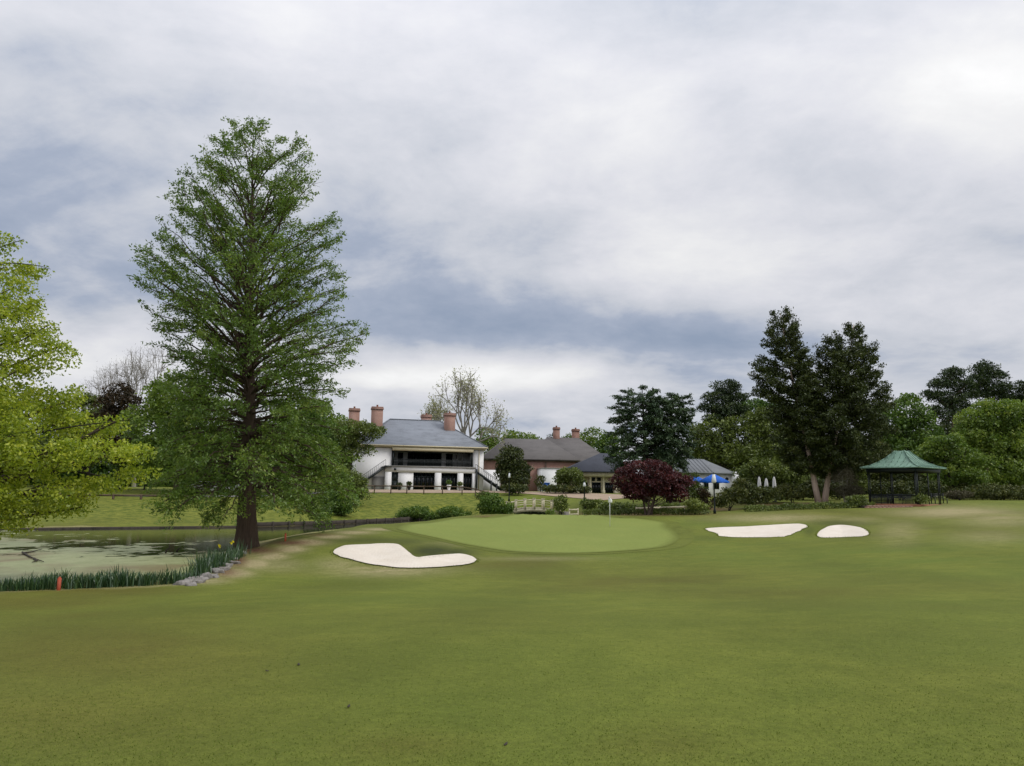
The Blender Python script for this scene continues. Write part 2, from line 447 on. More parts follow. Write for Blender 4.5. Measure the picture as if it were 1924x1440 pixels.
M['greyroof'] = pmat('grey_metal_roof', (0.17, 0.18, 0.19), 0.6, 0.5, 0.25)
M['copper'] = pmat('copper_patina', (0.175, 0.285, 0.215), 0.7, 0.8, 0.35, col2=(0.115, 0.175, 0.135), stretch=(1, 1, .45))
M['paving'] = pmat('terrace_paving', (0.36, 0.27, 0.19), 0.9, 0.8, 0.2)
M['rail'] = pmat('weathered_rail_wood', (0.12, 0.085, 0.06), 0.9, 3.0, 0.35)
M['bulkhead'] = pmat('bulkhead_timber', (0.060, 0.050, 0.040), 0.95, 2.5, 0.5)
M['stone'] = pmat('grey_stone', (0.26, 0.24, 0.22), 0.95, 4.5, 0.55, 1.0, 9.0)
M['concrete'] = pmat('concrete', (0.30, 0.29, 0.27), 0.9, 1.0, 0.2)
M['blue'] = pmat('blue_canvas', (0.010, 0.12, 0.55), 0.7, 1.2, 0.2)
M['canvas'] = pmat('white_canvas', (0.78, 0.77, 0.75), 0.8, 1.2, 0.1)
M['red'] = pmat('red_orange_paint', (0.40, 0.075, 0.035), 0.6, 4.0, 0.3)
M['flagw'] = pmat('white_flag_cloth', (0.80, 0.80, 0.80), 0.8, 3.0, 0.1)
M['frost'] = pmat('frosted_glass', (0.72, 0.74, 0.75), 0.4, 3.0, 0.1)
M['terracotta'] = pmat('terracotta', (0.30, 0.13, 0.075), 0.8, 3.0, 0.2)
M['twig'] = pmat('wet_twig', (0.05, 0.04, 0.03), 0.9, 3.0, 0.3)
M['tyre'] = pmat('tyre_rubber', (0.02, 0.02, 0.02), 0.8, 3.0, 0.2)

def glass_mat():
    m, t = new_mat('dark_window_glass')
    p = t.node('ShaderNodeBsdfPrincipled', inp={'Base Color': (0.006, 0.008, 0.010, 1), 'Roughness': 0.06})
    finish(t, p.outputs[0]); return m
M['glass'] = glass_mat()

def brick_mat(name, c1, c2, mortar):
    m, t = new_mat(name)
    co = t.node('ShaderNodeTexCoord').outputs['Object']
    s = t.node('ShaderNodeSeparateXYZ', inp={0: co})
    u = t.node('ShaderNodeCombineXYZ', inp={0: t.math('ADD', s.outputs[0], s.outputs[1]), 1: s.outputs[2], 2: 0.0})
    b = t.node('ShaderNodeTexBrick', inp={'Vector': u.outputs[0], 'Color1': c1 + (1,), 'Color2': c2 + (1,), 'Mortar': mortar + (1,),
                                          'Scale': 1.0, 'Mortar Size': 0.012, 'Brick Width': 0.24, 'Row Height': 0.08})
    col = t.mix(t.ramp(t.noise(co, 0.8, 4), [(.35, 0.0), (.7, .5)]), b.outputs[0], tuple(x * .55 for x in c1))
    p = t.node('ShaderNodeBsdfPrincipled', inp={'Base Color': col, 'Roughness': 0.85})
    finish(t, p.outputs[0]); return m
M['brick'] = brick_mat('red_brick', (0.34, 0.145, 0.095), (0.27, 0.105, 0.075), (0.32, 0.28, 0.24))
M['brick_pink'] = brick_mat('pink_brick', (0.40, 0.20, 0.145), (0.33, 0.155, 0.115), (0.36, 0.30, 0.26))

def ground_mat():
    m, t = new_mat('turf_ground')
    pos = t.node('ShaderNodeNewGeometry').outputs['Position']
    def A(n): return t.node('ShaderNodeAttribute', attribute_name=n).outputs['Fac']
    n_xl = t.noise(pos, 0.055, 3, 0.5, 0.3); n_l = t.noise(pos, 0.22, 4, 0.55, 0.4); n_m = t.noise(pos, 1.6, 5, 0.6)
    n_f = t.noise(pos, 14.0, 4, 0.65); n_ff = t.noise(pos, 70.0, 3, 0.7)
    base = t.mix(t.ramp(n_m, [(.32, 0.0), (.68, 1.0)]), (0.120, 0.143, 0.022), (0.160, 0.181, 0.030))
    base = t.mix(t.ramp(n_l, [(.40, 0.0), (.64, .65)]), base, (0.102, 0.146, 0.022))
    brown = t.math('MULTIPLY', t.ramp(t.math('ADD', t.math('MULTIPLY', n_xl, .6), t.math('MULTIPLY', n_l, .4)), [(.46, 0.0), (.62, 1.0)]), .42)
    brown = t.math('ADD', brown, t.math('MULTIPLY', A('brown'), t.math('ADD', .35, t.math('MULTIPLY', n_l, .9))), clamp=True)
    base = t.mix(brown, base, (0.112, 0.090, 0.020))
    sx_ = t.node('ShaderNodeSeparateXYZ', inp={0: pos})
    band = t.math('SINE', t.math('ADD', t.math('MULTIPLY', t.math('ADD', sx_.outputs[0], t.math('MULTIPLY', sx_.outputs[1], -.12)), 1.15), t.math('MULTIPLY', n_l, 2.5)))
    bandv = t.math('ADD', 1.0, t.math('MULTIPLY', band, .055))
    base = t.mix(1.0, base, t.node('ShaderNodeCombineColor', inp={0: bandv, 1: bandv, 2: bandv}).outputs[0], 'MULTIPLY')
    lush = t.math('MULTIPLY', A('lush'), t.math('ADD', .55, t.math('MULTIPLY', n_l, .7)), clamp=True)
    base = t.mix(lush, base, t.mix(t.ramp(n_m, [(.40, 0.0), (.60, 1.0)]), (0.080, 0.108, 0.015), (0.190, 0.200, 0.034)))
    st = t.math('MULTIPLY', A('straw'), t.ramp(t.math('ADD', t.math('MULTIPLY', n_m, .55), t.math('MULTIPLY', n_l, .45)), [(.32, .30), (.54, 1.0)]), clamp=True)
    base = t.mix(st, base, t.mix(t.ramp(n_f, [(.35, 0.0), (.65, 1.0)]), (0.270, 0.228, 0.105), (0.395, 0.345, 0.185)))
    face_shade = t.math('MULTIPLY', A('rough'), t.math('ADD', .5, t.math('MULTIPLY', n_m, .7)), clamp=True)  # long grass, with the shade of steep bunker faces put into the colour
    base = t.mix(face_shade, base, (0.046, 0.056, 0.014))
    base = t.mix(t.math('MULTIPLY', A('mulch_shade'), t.ramp(n_m, [(.25, .5), (.5, 1.0)]), clamp=True), base,
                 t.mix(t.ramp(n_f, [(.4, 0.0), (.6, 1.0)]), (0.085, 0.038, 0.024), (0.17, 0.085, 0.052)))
    base = t.mix(A('mud'), base, (0.055, 0.042, 0.026))
    sp = t.ramp(n_ff, [(.28, 0.72), (.5, 1.0), (.74, 1.30)])
    base = t.mix(1.0, base, sp, 'MULTIPLY')
    sp2 = t.ramp(n_f, [(.28, 0.82), (.5, 1.0), (.72, 1.16)])
    base = t.mix(1.0, base, sp2, 'MULTIPLY')
    p = t.node('ShaderNodeBsdfPrincipled', inp={'Base Color': base, 'Roughness': 0.9})
    p.inputs['Specular IOR Level'].default_value = 0.12
    b = t.node('ShaderNodeBump', inp={'Strength': 0.7, 'Distance': 0.02, 'Height': t.math('ADD', n_ff, t.math('MULTIPLY', n_f, 1.2))})
    t.l.new(b.outputs[0], p.inputs['Normal'])
    finish(t, p.outputs[0]); return m
M['ground'] = ground_mat()

def green_mat():
    m, t = new_mat('putting_turf')
    pos = t.node('ShaderNodeNewGeometry').outputs['Position']
    n_l = t.noise(pos, 0.25, 4, 0.55, 0.3); n_f = t.noise(pos, 6.0, 4, 0.6)
    s = t.node('ShaderNodeSeparateXYZ', inp={0: pos})
    stripe = t.math('SINE', t.math('MULTIPLY', t.math('ADD', s.outputs[0], t.math('MULTIPLY', s.outputs[1], .35)), 2.6))
    c = t.mix(t.ramp(n_l, [(.35, 0.0), (.65, 1.0)]), (0.185, 0.220, 0.052), (0.220, 0.252, 0.062))
    c = t.mix(t.math('ADD', .5, t.math('MULTIPLY', stripe, .18)), c, (0.195, 0.238, 0.056))
    c = t.mix(1.0, c, t.ramp(n_f, [(.3, .93), (.7, 1.07)]), 'MULTIPLY')
    e = t.node('ShaderNodeAttribute', attribute_name='edge').outputs['Fac']
    e = t.math('ADD', e, t.math('MULTIPLY', t.math('SUBTRACT', t.noise(pos, 4.0, 3), .5), .8), clamp=True)
    c = t.mix(e, (0.120, 0.140, 0.026), c)
    p = t.node('ShaderNodeBsdfPrincipled', inp={'Base Color': c, 'Roughness': 0.9}); p.inputs['Specular IOR Level'].default_value = .1
    finish(t, p.outputs[0]); return m
M['green'] = green_mat()
M['collar'] = pmat('collar_turf', (0.125, 0.145, 0.026), 0.9, 0.5, 0.3, 0.4, 25.0, spec=.1)

def sand_mat():
    m, t = new_mat('bunker_sand')
    pos = t.node('ShaderNodeNewGeometry').outputs['Position']
    n_m = t.noise(pos, 1.2, 5, 0.6); n_f = t.noise(pos, 30.0, 3, 0.6)
    rk = t.node('ShaderNodeTexWave', inp={'Vector': pos, 'Scale': 2.2, 'Distortion': 5.0, 'Detail': 2.0, 'Detail Scale': 1.2}).outputs[1]
    c = t.mix(t.ramp(n_m, [(.3, 0.0), (.7, 1.0)]), (0.66, 0.585, 0.485), (0.73, 0.66, 0.565))
    c = t.mix(1.0, c, t.ramp(n_f, [(.3, .9), (.7, 1.06)]), 'MULTIPLY')
    p = t.node('ShaderNodeBsdfPrincipled', inp={'Base Color': c, 'Roughness': 0.95}); p.inputs['Specular IOR Level'].default_value = .1
    b = t.node('ShaderNodeBump', inp={'Strength': 0.25, 'Distance': 0.04, 'Height': t.math('ADD', t.math('MULTIPLY', rk, .35), t.math('MULTIPLY', n_m, 2.2))})
    t.l.new(b.outputs[0], p.inputs['Normal'])
    finish(t, p.outputs[0]); return m
M['sand'] = sand_mat()

def water_mat():
    m, t = new_mat('pond_water')
    pos = t.node('ShaderNodeNewGeometry').outputs['Position']
    ps = t.vmul(pos, (1.0, 0.75, 1.0))
    s = t.node('ShaderNodeSeparateXYZ', inp={0: pos})
    n1 = t.noise(ps, 0.16, 6, 0.62, 0.7); n2 = t.noise(ps, 1.1, 5, 0.6, 0.5); n3 = t.noise(pos, 9.0, 4, .65)
    # floating algae lies thick on the near side, open water towards the far bank
    yn = t.math('MULTIPLY', t.math('SUBTRACT', s.outputs[1], 38.0), -0.0130)
    xn = t.math('MULTIPLY', t.math('ADD', s.outputs[0], 16.0), -0.0055)
    a = t.math('ADD', t.math('ADD', t.math('ADD', t.math('MULTIPLY', n1, .65), t.math('MULTIPLY', n2, .35)), yn), xn)
    alg = t.ramp(a, [(.455, 0.0), (.485, 1.0)])
    ac = t.mix(t.ramp(n2, [(.3, 0.0), (.7, 1.0)]), (0.215, 0.240, 0.095), (0.325, 0.340, 0.165))
    ac = t.mix(t.ramp(t.noise(ps, .30, 4, .5, .4), [(.50, 0.0), (.66, .85)]), ac, (0.185, 0.145, 0.062))
    ac = t.mix(1.0, ac, t.ramp(n3, [(.3, .86), (.7, 1.12)]), 'MULTIPLY')
    wp = t.node('ShaderNodeBsdfPrincipled', inp={'Base Color': (0.020, 0.024, 0.010, 1), 'Roughness': 0.08})
    bw = t.node('ShaderNodeBump', inp={'Strength': 0.08, 'Distance': 0.02, 'Height': t.noise(pos, 5.0, 3, .5)})
    t.l.new(bw.outputs[0], wp.inputs['Normal'])
    ap = t.node('ShaderNodeBsdfPrincipled', inp={'Base Color': ac, 'Roughness': 0.55}); ap.inputs['Specular IOR Level'].default_value = .35
    ba = t.node('ShaderNodeBump', inp={'Strength': 0.35, 'Distance': 0.02, 'Height': t.math('ADD', n3, n2)})
    t.l.new(ba.outputs[0], ap.inputs['Normal'])
    x = t.node('ShaderNodeMixShader', inp={0: alg, 1: wp.outputs[0], 2: ap.outputs[0]})
    finish(t, x.outputs[0]); return m
M['water'] = water_mat()

# ------------------------------------------------------------------ pond outline, green, bunkers
def water_px(px, py):
    d = ray(px, py); k = (WATER - EYE[2]) / d[2]
    return (EYE + d * k)[:2]

POND_PX = [(-260, 1128), (-120, 1116), (0, 1108), (120, 1104), (240, 1101), (310, 1096), (350, 1085), (392, 1062), (425, 1046), (452, 1027),
           (486, 1020), (535, 1010), (590, 1001), (640, 995), (700, 989), (770, 983), (840, 979)]
POND_FAR = [(845, 974.0), (790, 977.0), (740, 980), (690, 983), (600, 987), (450, 991), (300, 992.5), (150, 994), (0, 996), (-150, 999), (-300, 1003)]
pond = [water_px(a, b) for a, b in POND_PX]
creek_in = [at(880, 960, 88.5)[:2], at(930, 960, 85)[:2], at(972, 960, 79.5)[:2], at(978, 960, 87)[:2], at(985, 960, 101)[:2]]
creek_out = [at(1040, 960, 101)[:2], at(1030, 960, 86)[:2], at(1032, 960, 77)[:2]]
# the creek arm: along the pond, under the footbridge and away behind it
pond = pond + [at(905, 960, 80)[:2], at(1000, 960, 76)[:2], at(1032, 960, 78)[:2], at(1028, 960, 88)[:2], at(1032, 960, 100)[:2], at(992, 960, 100)[:2],
               at(980, 960, 88)[:2], at(950, 960, 86)[:2], at(900, 960, 88)[:2]] + [water_px(a, b) for a, b in POND_FAR]
POND = densify(np.array(pond), 220)

GREEN_PX = [(745, 993), (775, 985), (850, 976), (950, 970), (1050, 967.5), (1130, 969), (1200, 975), (1250, 982), (1255, 990), (1272, 1003), (1276, 1014),
            (1255, 1027), (1205, 1034), (1130, 1039), (1050, 1041), (960, 1037), (890, 1027), (820, 1012), (768, 1001)]
GREEN = densify(poly_px(GREEN_PX), 160)
BL_PX = [(627, 1040), (632, 1033), (648, 1027), (680, 1025), (715, 1023), (745, 1024), (757, 1030), (768, 1039), (778, 1047), (790, 1049.5), (812, 1048.5), (835, 1045),
         (862, 1042), (880, 1045), (893, 1051), (894, 1057), (880, 1063), (850, 1067), (810, 1070), (770, 1070), (730, 1067), (690, 1061), (660, 1053), (640, 1048)]
BR1_PX = [(1325, 995), (1345, 992), (1400, 990), (1450, 987), (1490, 985), (1510, 986), (1517, 990), (1508, 995), (1494, 1002), (1478, 1008), (1460, 1010), (1405, 1010.5), (1358, 1009), (1345, 1003)]
BR2_PX = [(1536, 1008), (1538, 1001), (1548, 994), (1560, 989), (1580, 987), (1600, 989), (1620, 993), (1631, 1000), (1631, 1006), (1615, 1009), (1575, 1010.5), (1545, 1011)]

def rough_edge(P, amp, seed):
    rng = np.random.default_rng(seed); n = len(P)
    c = P.mean(0); k = np.arange(n)
    e = sum(rng.normal() * amp / (1 + f * .12) * np.sin(2 * math.pi * k * f / n + rng.uniform(0, 6)) for f in (9, 14, 23, 31, 47))
    return P + unit(P - c) * e[:, None]
BUNK = [rough_edge(densify(poly_px(p), 150), 0.035, 5 + i) for i, p in enumerate((BL_PX, BR1_PX, BR2_PX))]

def pond_sd(x, y):
    x = np.asarray(x, float); y = np.asarray(y, float)
    lo, hi = POND.min(0) - 8, POND.max(0) + 8
    m = (x > lo[0]) & (x < hi[0]) & (y > lo[1]) & (y < hi[1])
    out = np.full(x.shape, -99.0)
    if m.any(): out[m] = sdist(x[m], y[m], POND)
    return out

def hgt1(x, y):
    """ground with the pond dug out, before the bunkers"""
    x = np.atleast_1d(np.asarray(x, float)); y = np.atleast_1d(np.asarray(y, float))
    z = hgt0(x, y)
    d = pond_sd(x, y)
    out_t = np.clip(-d / 2.2, 0, 1); out_t = out_t * out_t * (3 - 2 * out_t)
    shore = np.maximum(z, WATER + 0.10)
    zo = (WATER + 0.08) * (1 - out_t) + shore * out_t
    zi = WATER + 0.08 - 0.9 * np.clip(d / 1.2, 0, 1)
    return np.where(d > 0, zi, np.where(d > -2.2, zo, np.maximum(z, WATER + 0.08)))

def hgt(x, y):
    return float(hgt1(x, y)[0])

def gz(p):
    return np.array([p[0], p[1], hgt(p[0], p[1])])

def gp(px, D):
    """ground point below image column px at distance D"""
    p = at(px, 935, D)
    return gz(p)

# ------------------------------------------------------------------ ground sheet
def axis(parts):
    out = []
    for a, b, s in parts: out += list(np.arange(a, b - 1e-6, s))
    return np.array(out + [parts[-1][1]])
gx = axis([(-700, -300, 50), (-300, -80, 10), (-80, -40, 1.5), (-40, -12, .45), (-12, 0, .16), (0, 11, .4), (11, 24, .16), (24, 50, .6), (50, 90, 2), (90, 300, 10), (300, 700, 50)])
gy = axis([(-60, 3, 4), (3, 27, .45), (27, 52, .16), (52, 100, .45), (100, 130, 1.5), (130, 300, 10), (300, 700, 50)])
X, Y = np.meshgrid(gx, gy); xf, yf = X.ravel(), Y.ravel()
zf = hgt1(xf, yf)
for k, P in enumerate(BUNK):
    lo, hi = P.min(0) - 3, P.max(0) + 3
    m = (xf > lo[0]) & (xf < hi[0]) & (yf > lo[1]) & (yf < hi[1])
    sd = sdist(xf[m], yf[m], P)
    zf[m] -= np.where(sd > .22, np.clip((sd - .22) / .3, 0, 1) * .6, 0)
nx_, ny_ = len(gx), len(gy)
ii = (np.arange(ny_ - 1)[:, None] * nx_ + np.arange(nx_ - 1)[None]).ravel()
quads = np.stack([ii, ii + 1, ii + 1 + nx_, ii + nx_], 1)
upx, upy = to_px(np.stack([xf, yf, zf], 1))
vis = yf > 3
def ell(lst):
    a = np.zeros(len(xf))
    for (px, py, rx, ry, s) in lst:
        a = np.maximum(a, s * np.exp(-(((upx - px) / rx) ** 2 + ((upy - py) / ry) ** 2)) * vis)
    return a
psd = pond_sd(xf, yf)
straw = ell([(395, 1092, 34, 6, 1.2), (440, 1077, 34, 9, 1.4), (478, 1060, 30, 10, 1.4), (510, 1045, 30, 9, 1.4), (545, 1031, 30, 8, 1.4), (580, 1019, 32, 6, 1.4), (620, 1009, 34, 4, 1.3), (665, 1001, 36, 3.5, 1.2), (710, 995, 34, 3, 1.0), (520, 1062, 60, 14, .5), (720, 1072, 110, 11, .9), (640, 1060, 50, 14, .6),
             (1460, 974, 110, 8, .8), (1790, 962, 110, 11, 1.0), (1880, 975, 80, 14, .7), (1690, 1000, 40, 22, .5), (1610, 978, 50, 7, .5), (1010, 1050, 120, 4, .35), (870, 1022, 60, 6, .45),
             (1860, 1010, 80, 14, .4)])
straw = np.maximum(straw, .55 * ((psd > -1.6) & (psd < 0.1) & (yf < 60)))
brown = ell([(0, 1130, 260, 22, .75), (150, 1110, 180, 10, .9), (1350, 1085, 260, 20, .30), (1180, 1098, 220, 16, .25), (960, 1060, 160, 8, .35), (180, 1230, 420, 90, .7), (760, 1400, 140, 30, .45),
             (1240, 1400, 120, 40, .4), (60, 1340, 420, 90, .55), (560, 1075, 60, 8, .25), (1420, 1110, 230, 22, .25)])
mulch_shade = ell([(1210, 966, 130, 3.5, .9), (1500, 948, 120, 3, .8), (930, 972, 40, 4, .8), (1680, 948, 60, 3, .7), (1345, 957, 40, 4, .8), (480, 1034, 46, 7, 1.0), (545, 1020, 40, 5, .95), (447, 1052, 18, 14, 1.0), (425, 1075, 22, 9, .8), (600, 1005, 24, 3, .6)])  # under hedges and shrubs a painted contact shade; round the cypress real mulch
lush = np.clip(((yf > 60) & (psd < 0) & (yf < 125) & (upx < 940)) * 1.0, 0, 1) * np.clip((yf - 58) / 10, 0, 1)
rough_shade = ell([(812, 1036, 48, 12, 1.3), (850, 1037, 44, 8, 1.1), (700, 1016, 110, 6, .7), (760, 1018, 40, 9, .7), (1580, 983, 62, 6, .8), (1520, 1000, 12, 9, .6), (1330, 1012, 40, 8, .3), (1290, 1005, 14, 14, .45)])  # painted shade on steep faces round the bunkers, together with longer grass
mud = np.clip((psd + .45) / .5, 0, 1) * np.where(yf > 50, 1.0, 0.6)
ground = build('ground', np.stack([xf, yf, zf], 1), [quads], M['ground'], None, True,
               attrs={'straw': straw, 'brown': brown, 'mulch_shade': mulch_shade, 'lush': lush, 'rough': rough_shade, 'mud': mud})
tag(ground, 'mown golf fairway rolling down to the pond', kind='structure')

# water
wv = np.concatenate([POND, np.full((len(POND), 1), WATER)], 1)
pw = build('pond_water', wv, [list(range(len(wv)))], M['water'])
tag(pw, 'algae-covered pond water', kind='structure')

def sheet(name, P, mat, rings, off, dip=0.0, c=None, edge=None):
    """star-shaped sheet following the ground; dip > 0 makes a bowl"""
    c = P.mean(0) if c is None else np.asarray(c)
    n = len(P); V = []
    for r in range(rings, 0, -1):
        t = r / rings
        q_ = c + (P - c) * t
        z = hgt1(q_[:, 0], q_[:, 1]) + off
        if dip:
            dd = sdist(q_[:, 0], q_[:, 1], P)
            z = z - dip * np.clip((dd - .25) / 1.6, 0, 1) ** .8 + .05 * (vnoise(q_[:, 0], q_[:, 1], 1.3, 7) - .5) * np.clip((dd - .1) / .5, 0, 1)
        V.append(np.concatenate([q_, z[:, None]], 1))
    V.append(np.array([[c[0], c[1], float(V[-1][:, 2].mean()) if dip else hgt(c[0], c[1]) + off]]))
    V = np.concatenate(V)
    Fc = []
    for r in range(rings - 1):
        for i in range(n):
            j = (i + 1) % n
            Fc.append([r * n + i, r * n + j, (r + 1) * n + j, (r + 1) * n + i])
    for i in range(n):
        Fc.append([(rings - 1) * n + i, (rings - 1) * n + (i + 1) % n, rings * n])
    at_ = None if edge is None else {'edge': np.clip(sdist(V[:, 0], V[:, 1], P) / edge, 0, 1)}
    return build(name, V, Fc, mat, None, True, attrs=at_)

def collar(P, wd):
    n = unit(np.roll(P, -1, 0) - np.roll(P, 1, 0)); n = np.stack([n[:, 1], -n[:, 0]], 1)
    s = 1 if sdist(P[:1, 0] + n[0, 0] * .3, P[:1, 1] + n[0, 1] * .3, P)[0] < 0 else -1
    return P + n * s * wd
tag(sheet('green_collar', collar(GREEN, .85), M['collar'], 26, 0.011), 'slightly darker mown collar round the putting green', kind='structure')
tag(sheet('putting_green', GREEN, M['green'], 40, 0.022, edge=.7), 'smooth pale putting green with the flagstick', kind='structure')
tag(sheet('sand_bunker', BUNK[0], M['sand'], 14, 0.04, .18, c=ground_px(752, 1056)[:2]), 'large kidney-shaped white sand bunker in front of the green, left of the flag', 'bunker')
tag(sheet('sand_bunker', BUNK[1], M['sand'], 10, 0.02, .2), 'long white sand bunker right of the green, the wider of the two', 'bunker')
tag(sheet('sand_bunker', BUNK[2], M['sand'], 10, 0.02, .2), 'small half-round white sand bunker, furthest right', 'bunker')

# ------------------------------------------------------------------ plants
def leaves_obj(name, parent, mat, P, d, L, W, tint, rng, flat=None):
    V, q_ = leaf_vf(P, d, L, W, rng, flat)
    return build(name, V, [q_], mat, parent, False, tint=np.repeat(np.clip(tint, 0, 1), 4))

def merge(parts):
    """[(V,quads)] -> one V, one quad array"""
    Vs, Qs, b = [], [], 0
    for V, q_ in parts:
        Vs.append(V); Qs.append(q_ + b); b += len(V)
    return np.concatenate(Vs), [np.concatenate(Qs)]

def bez(a, m, b, n):
    t = np.linspace(0, 1, n)[:, None]
    return (1 - t) ** 2 * a + 2 * t * (1 - t) * m + t * t * b

def trunk_mesh(P, R, k=10, flare=0.0, rng=None):
    V, q_ = tube_vf(P, R, k)
    if flare:
        V = V.reshape(len(P), k, 3)
        a = np.arange(k)
        for i in range(len(P)):
            h = P[i][2] - P[0][2]
            f = flare * math.exp(-h / 0.8)
            rr = 1 + f * (0.65 + .5 * np.sin(a * 2 * math.pi / k * 5 + 1.3)) + .04 * np.sin(a * 3.1 + h)
            V[i] = P[i] + (V[i] - P[i]) * rr[:, None]
        V = V.reshape(-1, 3)
    return V, q_

def conifer(name, label, cat, D, base, top, rows, nprim, elev, n2, nleaf, leaf, lm, bm, tr, seed, t0=.25, arch=0.0, spread=.16, slen=.22,
            smin=.35, zlow=None, group=None, flat=None, droop=0.0, full=.7, flare=0.0, ydepth=1.0, tint_mid=.45, base_pt=None, twig=.012, trunk_top=True, wpow=.8, thin=None, lobes=0.0, rs=1.0):
    rng = np.random.default_rng(seed)
    B = gp(base[0], D) if base_pt is None else np.asarray(base_pt, float)
    T = at(top[0], top[1], D)
    root = empty(name, B, 0, label, cat, group)
    rws = np.array(rows, float); mpp = D / F
    zr = np.array([at(base[0], r, D)[2] for r in rws[:, 0]])
    axx = np.array([B[0] + (T[0] - B[0]) * np.clip((z - B[2]) / (T[2] - B[2]), 0, 1) for z in zr])
    lx = np.array([at(l, r, D)[0] for r, l, _ in rws]); rx = np.array([at(rr, r, D)[0] for r, _, rr in rws])
    o = np.argsort(zr); zr, axx, lx, rx = zr[o], axx[o], lx[o], rx[o]
    wl = np.maximum(axx - lx, .15); wr = np.maximum(rx - axx, .15)
    # trunk
    nt = 26
    tt = np.linspace(0, 1, nt) ** 1.25
    TP = B[None] + (T - B)[None] * tt[:, None]
    TP[0, 2] -= .3
    TP[1:-1, :2] += np.cumsum(rng.normal(size=(nt - 2, 2)) * tr * .06, 0) * (1 - tt[1:-1, None])
    TR = tr * (1 - tt) ** (.85 if tr < .4 else 1.25) + .015
    V, q_ = trunk_mesh(TP - B, TR, 14 if tr > .3 else 8, flare)
    if trunk_top:
        build('trunk', V, [q_], bm, root, True)
    def axis_at(z):
        f = np.clip((z - TP[0, 2]) / (TP[-1, 2] - TP[0, 2]), 0, 1)
        return np.array([np.interp(z, TP[:, 2], TP[:, 0]), np.interp(z, TP[:, 2], TP[:, 1]), z])
    # stratified tip heights, more where the crown is wide
    wsum = (wl + wr); zz = np.linspace(zr[0], zr[-1], 200); ww = np.interp(zz, zr, wsum) ** wpow
    cum = np.cumsum(ww); cum /= cum[-1]
    branches, A2, d2, l2, tk = [], [], [], [], []
    zl = zr[0] if zlow is None else at(base[0], zlow, D)[2]
    for i in range(nprim):
        z_t = np.interp((i + rng.uniform(0, 1)) / nprim, cum, zz)
        az = i * 2.39996 + rng.uniform(-.4, .4); c, s = math.cos(az), math.sin(az)
        l_, r_ = np.interp(z_t, zr, wl), np.interp(z_t, zr, wr)
        side = r_ if c > 0 else l_
        R = side * c * c + .5 * (l_ + r_) * ydepth * s * s
        R *= rs
        R *= rng.uniform(.82, 1.04) if rng.uniform() < full else rng.uniform(.35, .85)
        hf = (z_t - zr[0]) / (zr[-1] - zr[0])
        R *= 1 + lobes * math.sin(3.0 * az + 17.0 * hf) * math.sin(23.0 * hf + 2.0 * az) - lobes * .3
        e = math.radians(np.interp(hf, [a for a, _ in elev], [b for _, b in elev]) + rng.uniform(-7, 7))
        z_s = min(max(z_t - R * math.tan(e), zl), T[2] - .15)
        S = axis_at(z_s); E = axis_at(z_t) + np.array([c * R, s * R, 0])
        mid = (S + E) / 2; mid[2] += arch * R + rng.uniform(-.04, .04) * R
        mid[:2] += rng.normal(size=2) * .05 * R
        P = bez(S, mid, E, 8)
        P[1:-1] += rng.normal(size=(6, 3)) * .018 * R
        br = min(.013 * R + .010, np.interp(z_s, TP[:, 2], TR) * .7 + .01)
        branches.append(tube_vf(P - B, br * np.linspace(1, .12, 8) ** .9 + .004, 5))
        m = max(3, int(n2 * (.35 + .65 * R / max(wsum.max() / 2, .5))))
        tks = np.clip(rng.uniform(t0, 1.0, m) ** .9, t0, 1)
        tks[-1] = 1.0
        idx = tks * 7; i0 = np.minimum(idx.astype(int), 6); fr = (idx - i0)[:, None]
        bp = P[i0] * (1 - fr) + P[i0 + 1] * fr
        tan = unit(P[i0 + 1] - P[i0])
        sd = unit(np.cross(tan, np.array([0, 0, 1.0]))) * np.where(rng.uniform(size=m) < .5, -1, 1)[:, None]
        dd = unit(tan * .65 + sd * rng.uniform(.2, 1.0, m)[:, None] + np.array([0, 0, 1.0]) * rng.uniform(-.25, .35, m)[:, None] + rng.normal(size=(m, 3)) * .25)
        A2.append(bp); d2.append(dd); l2.append((slen * R * (1.15 - tks) + smin) * rng.uniform(.6, 1.25, m)); tk.append(np.full(m, rng.uniform(-.12, .12)))
    build('branches', *merge(branches)[:1], merge(branches)[1], bm, root, True)
    A2 = np.concatenate(A2); d2 = np.concatenate(d2); l2 = np.concatenate(l2); tk = np.concatenate(tk)
    E2 = A2 + d2 * l2[:, None]; E2[:, 2] -= droop * l2
    V, q_ = segs_vf(A2 - B, E2 - B, np.full(len(A2), twig), np.full(len(A2), .004), 3)
    build('twigs', V, [q_], bm, root)['kind'] = 'stuff'
    n = len(A2)
    u = rng.uniform(.05, 1.08, (n, nleaf, 1))
    Pl = A2[:, None] + (E2 - A2)[:, None] * u + rng.normal(size=(n, nleaf, 3)) * (spread * (1.1 - .45 * u)) * np.array([1, 1, .75 if flat is None else .35])
    dl = d2[:, None] * .8 + rng.normal(size=(n, nleaf, 3)) * .6; dl[..., 2] -= droop * .6
    Pl = Pl.reshape(-1, 3); dl = dl.reshape(-1, 3)
    N = len(Pl)
    tint = tint_mid + np.repeat(tk + rng.normal(size=n) * .10, nleaf) + rng.normal(size=N) * .12
    if thin is not None:      # looser foliage in the upper crown, whole sprays missing
        zc = zr[0] + (zr[-1] - zr[0]) * thin[0]
        miss = np.repeat(rng.uniform(size=n) < thin[1], nleaf) & (Pl[:, 2] > zc)
        Pl, dl, tint = Pl[~miss], dl[~miss], tint[~miss]; N = len(Pl)
    Lf = leaf[0] * rng.uniform(.6, 1.3, N); Wf = leaf[1] * rng.uniform(.6, 1.3, N)
    leaves_obj('crown', root, lm, Pl - B, dl, Lf, Wf, tint, rng, flat)
    return root

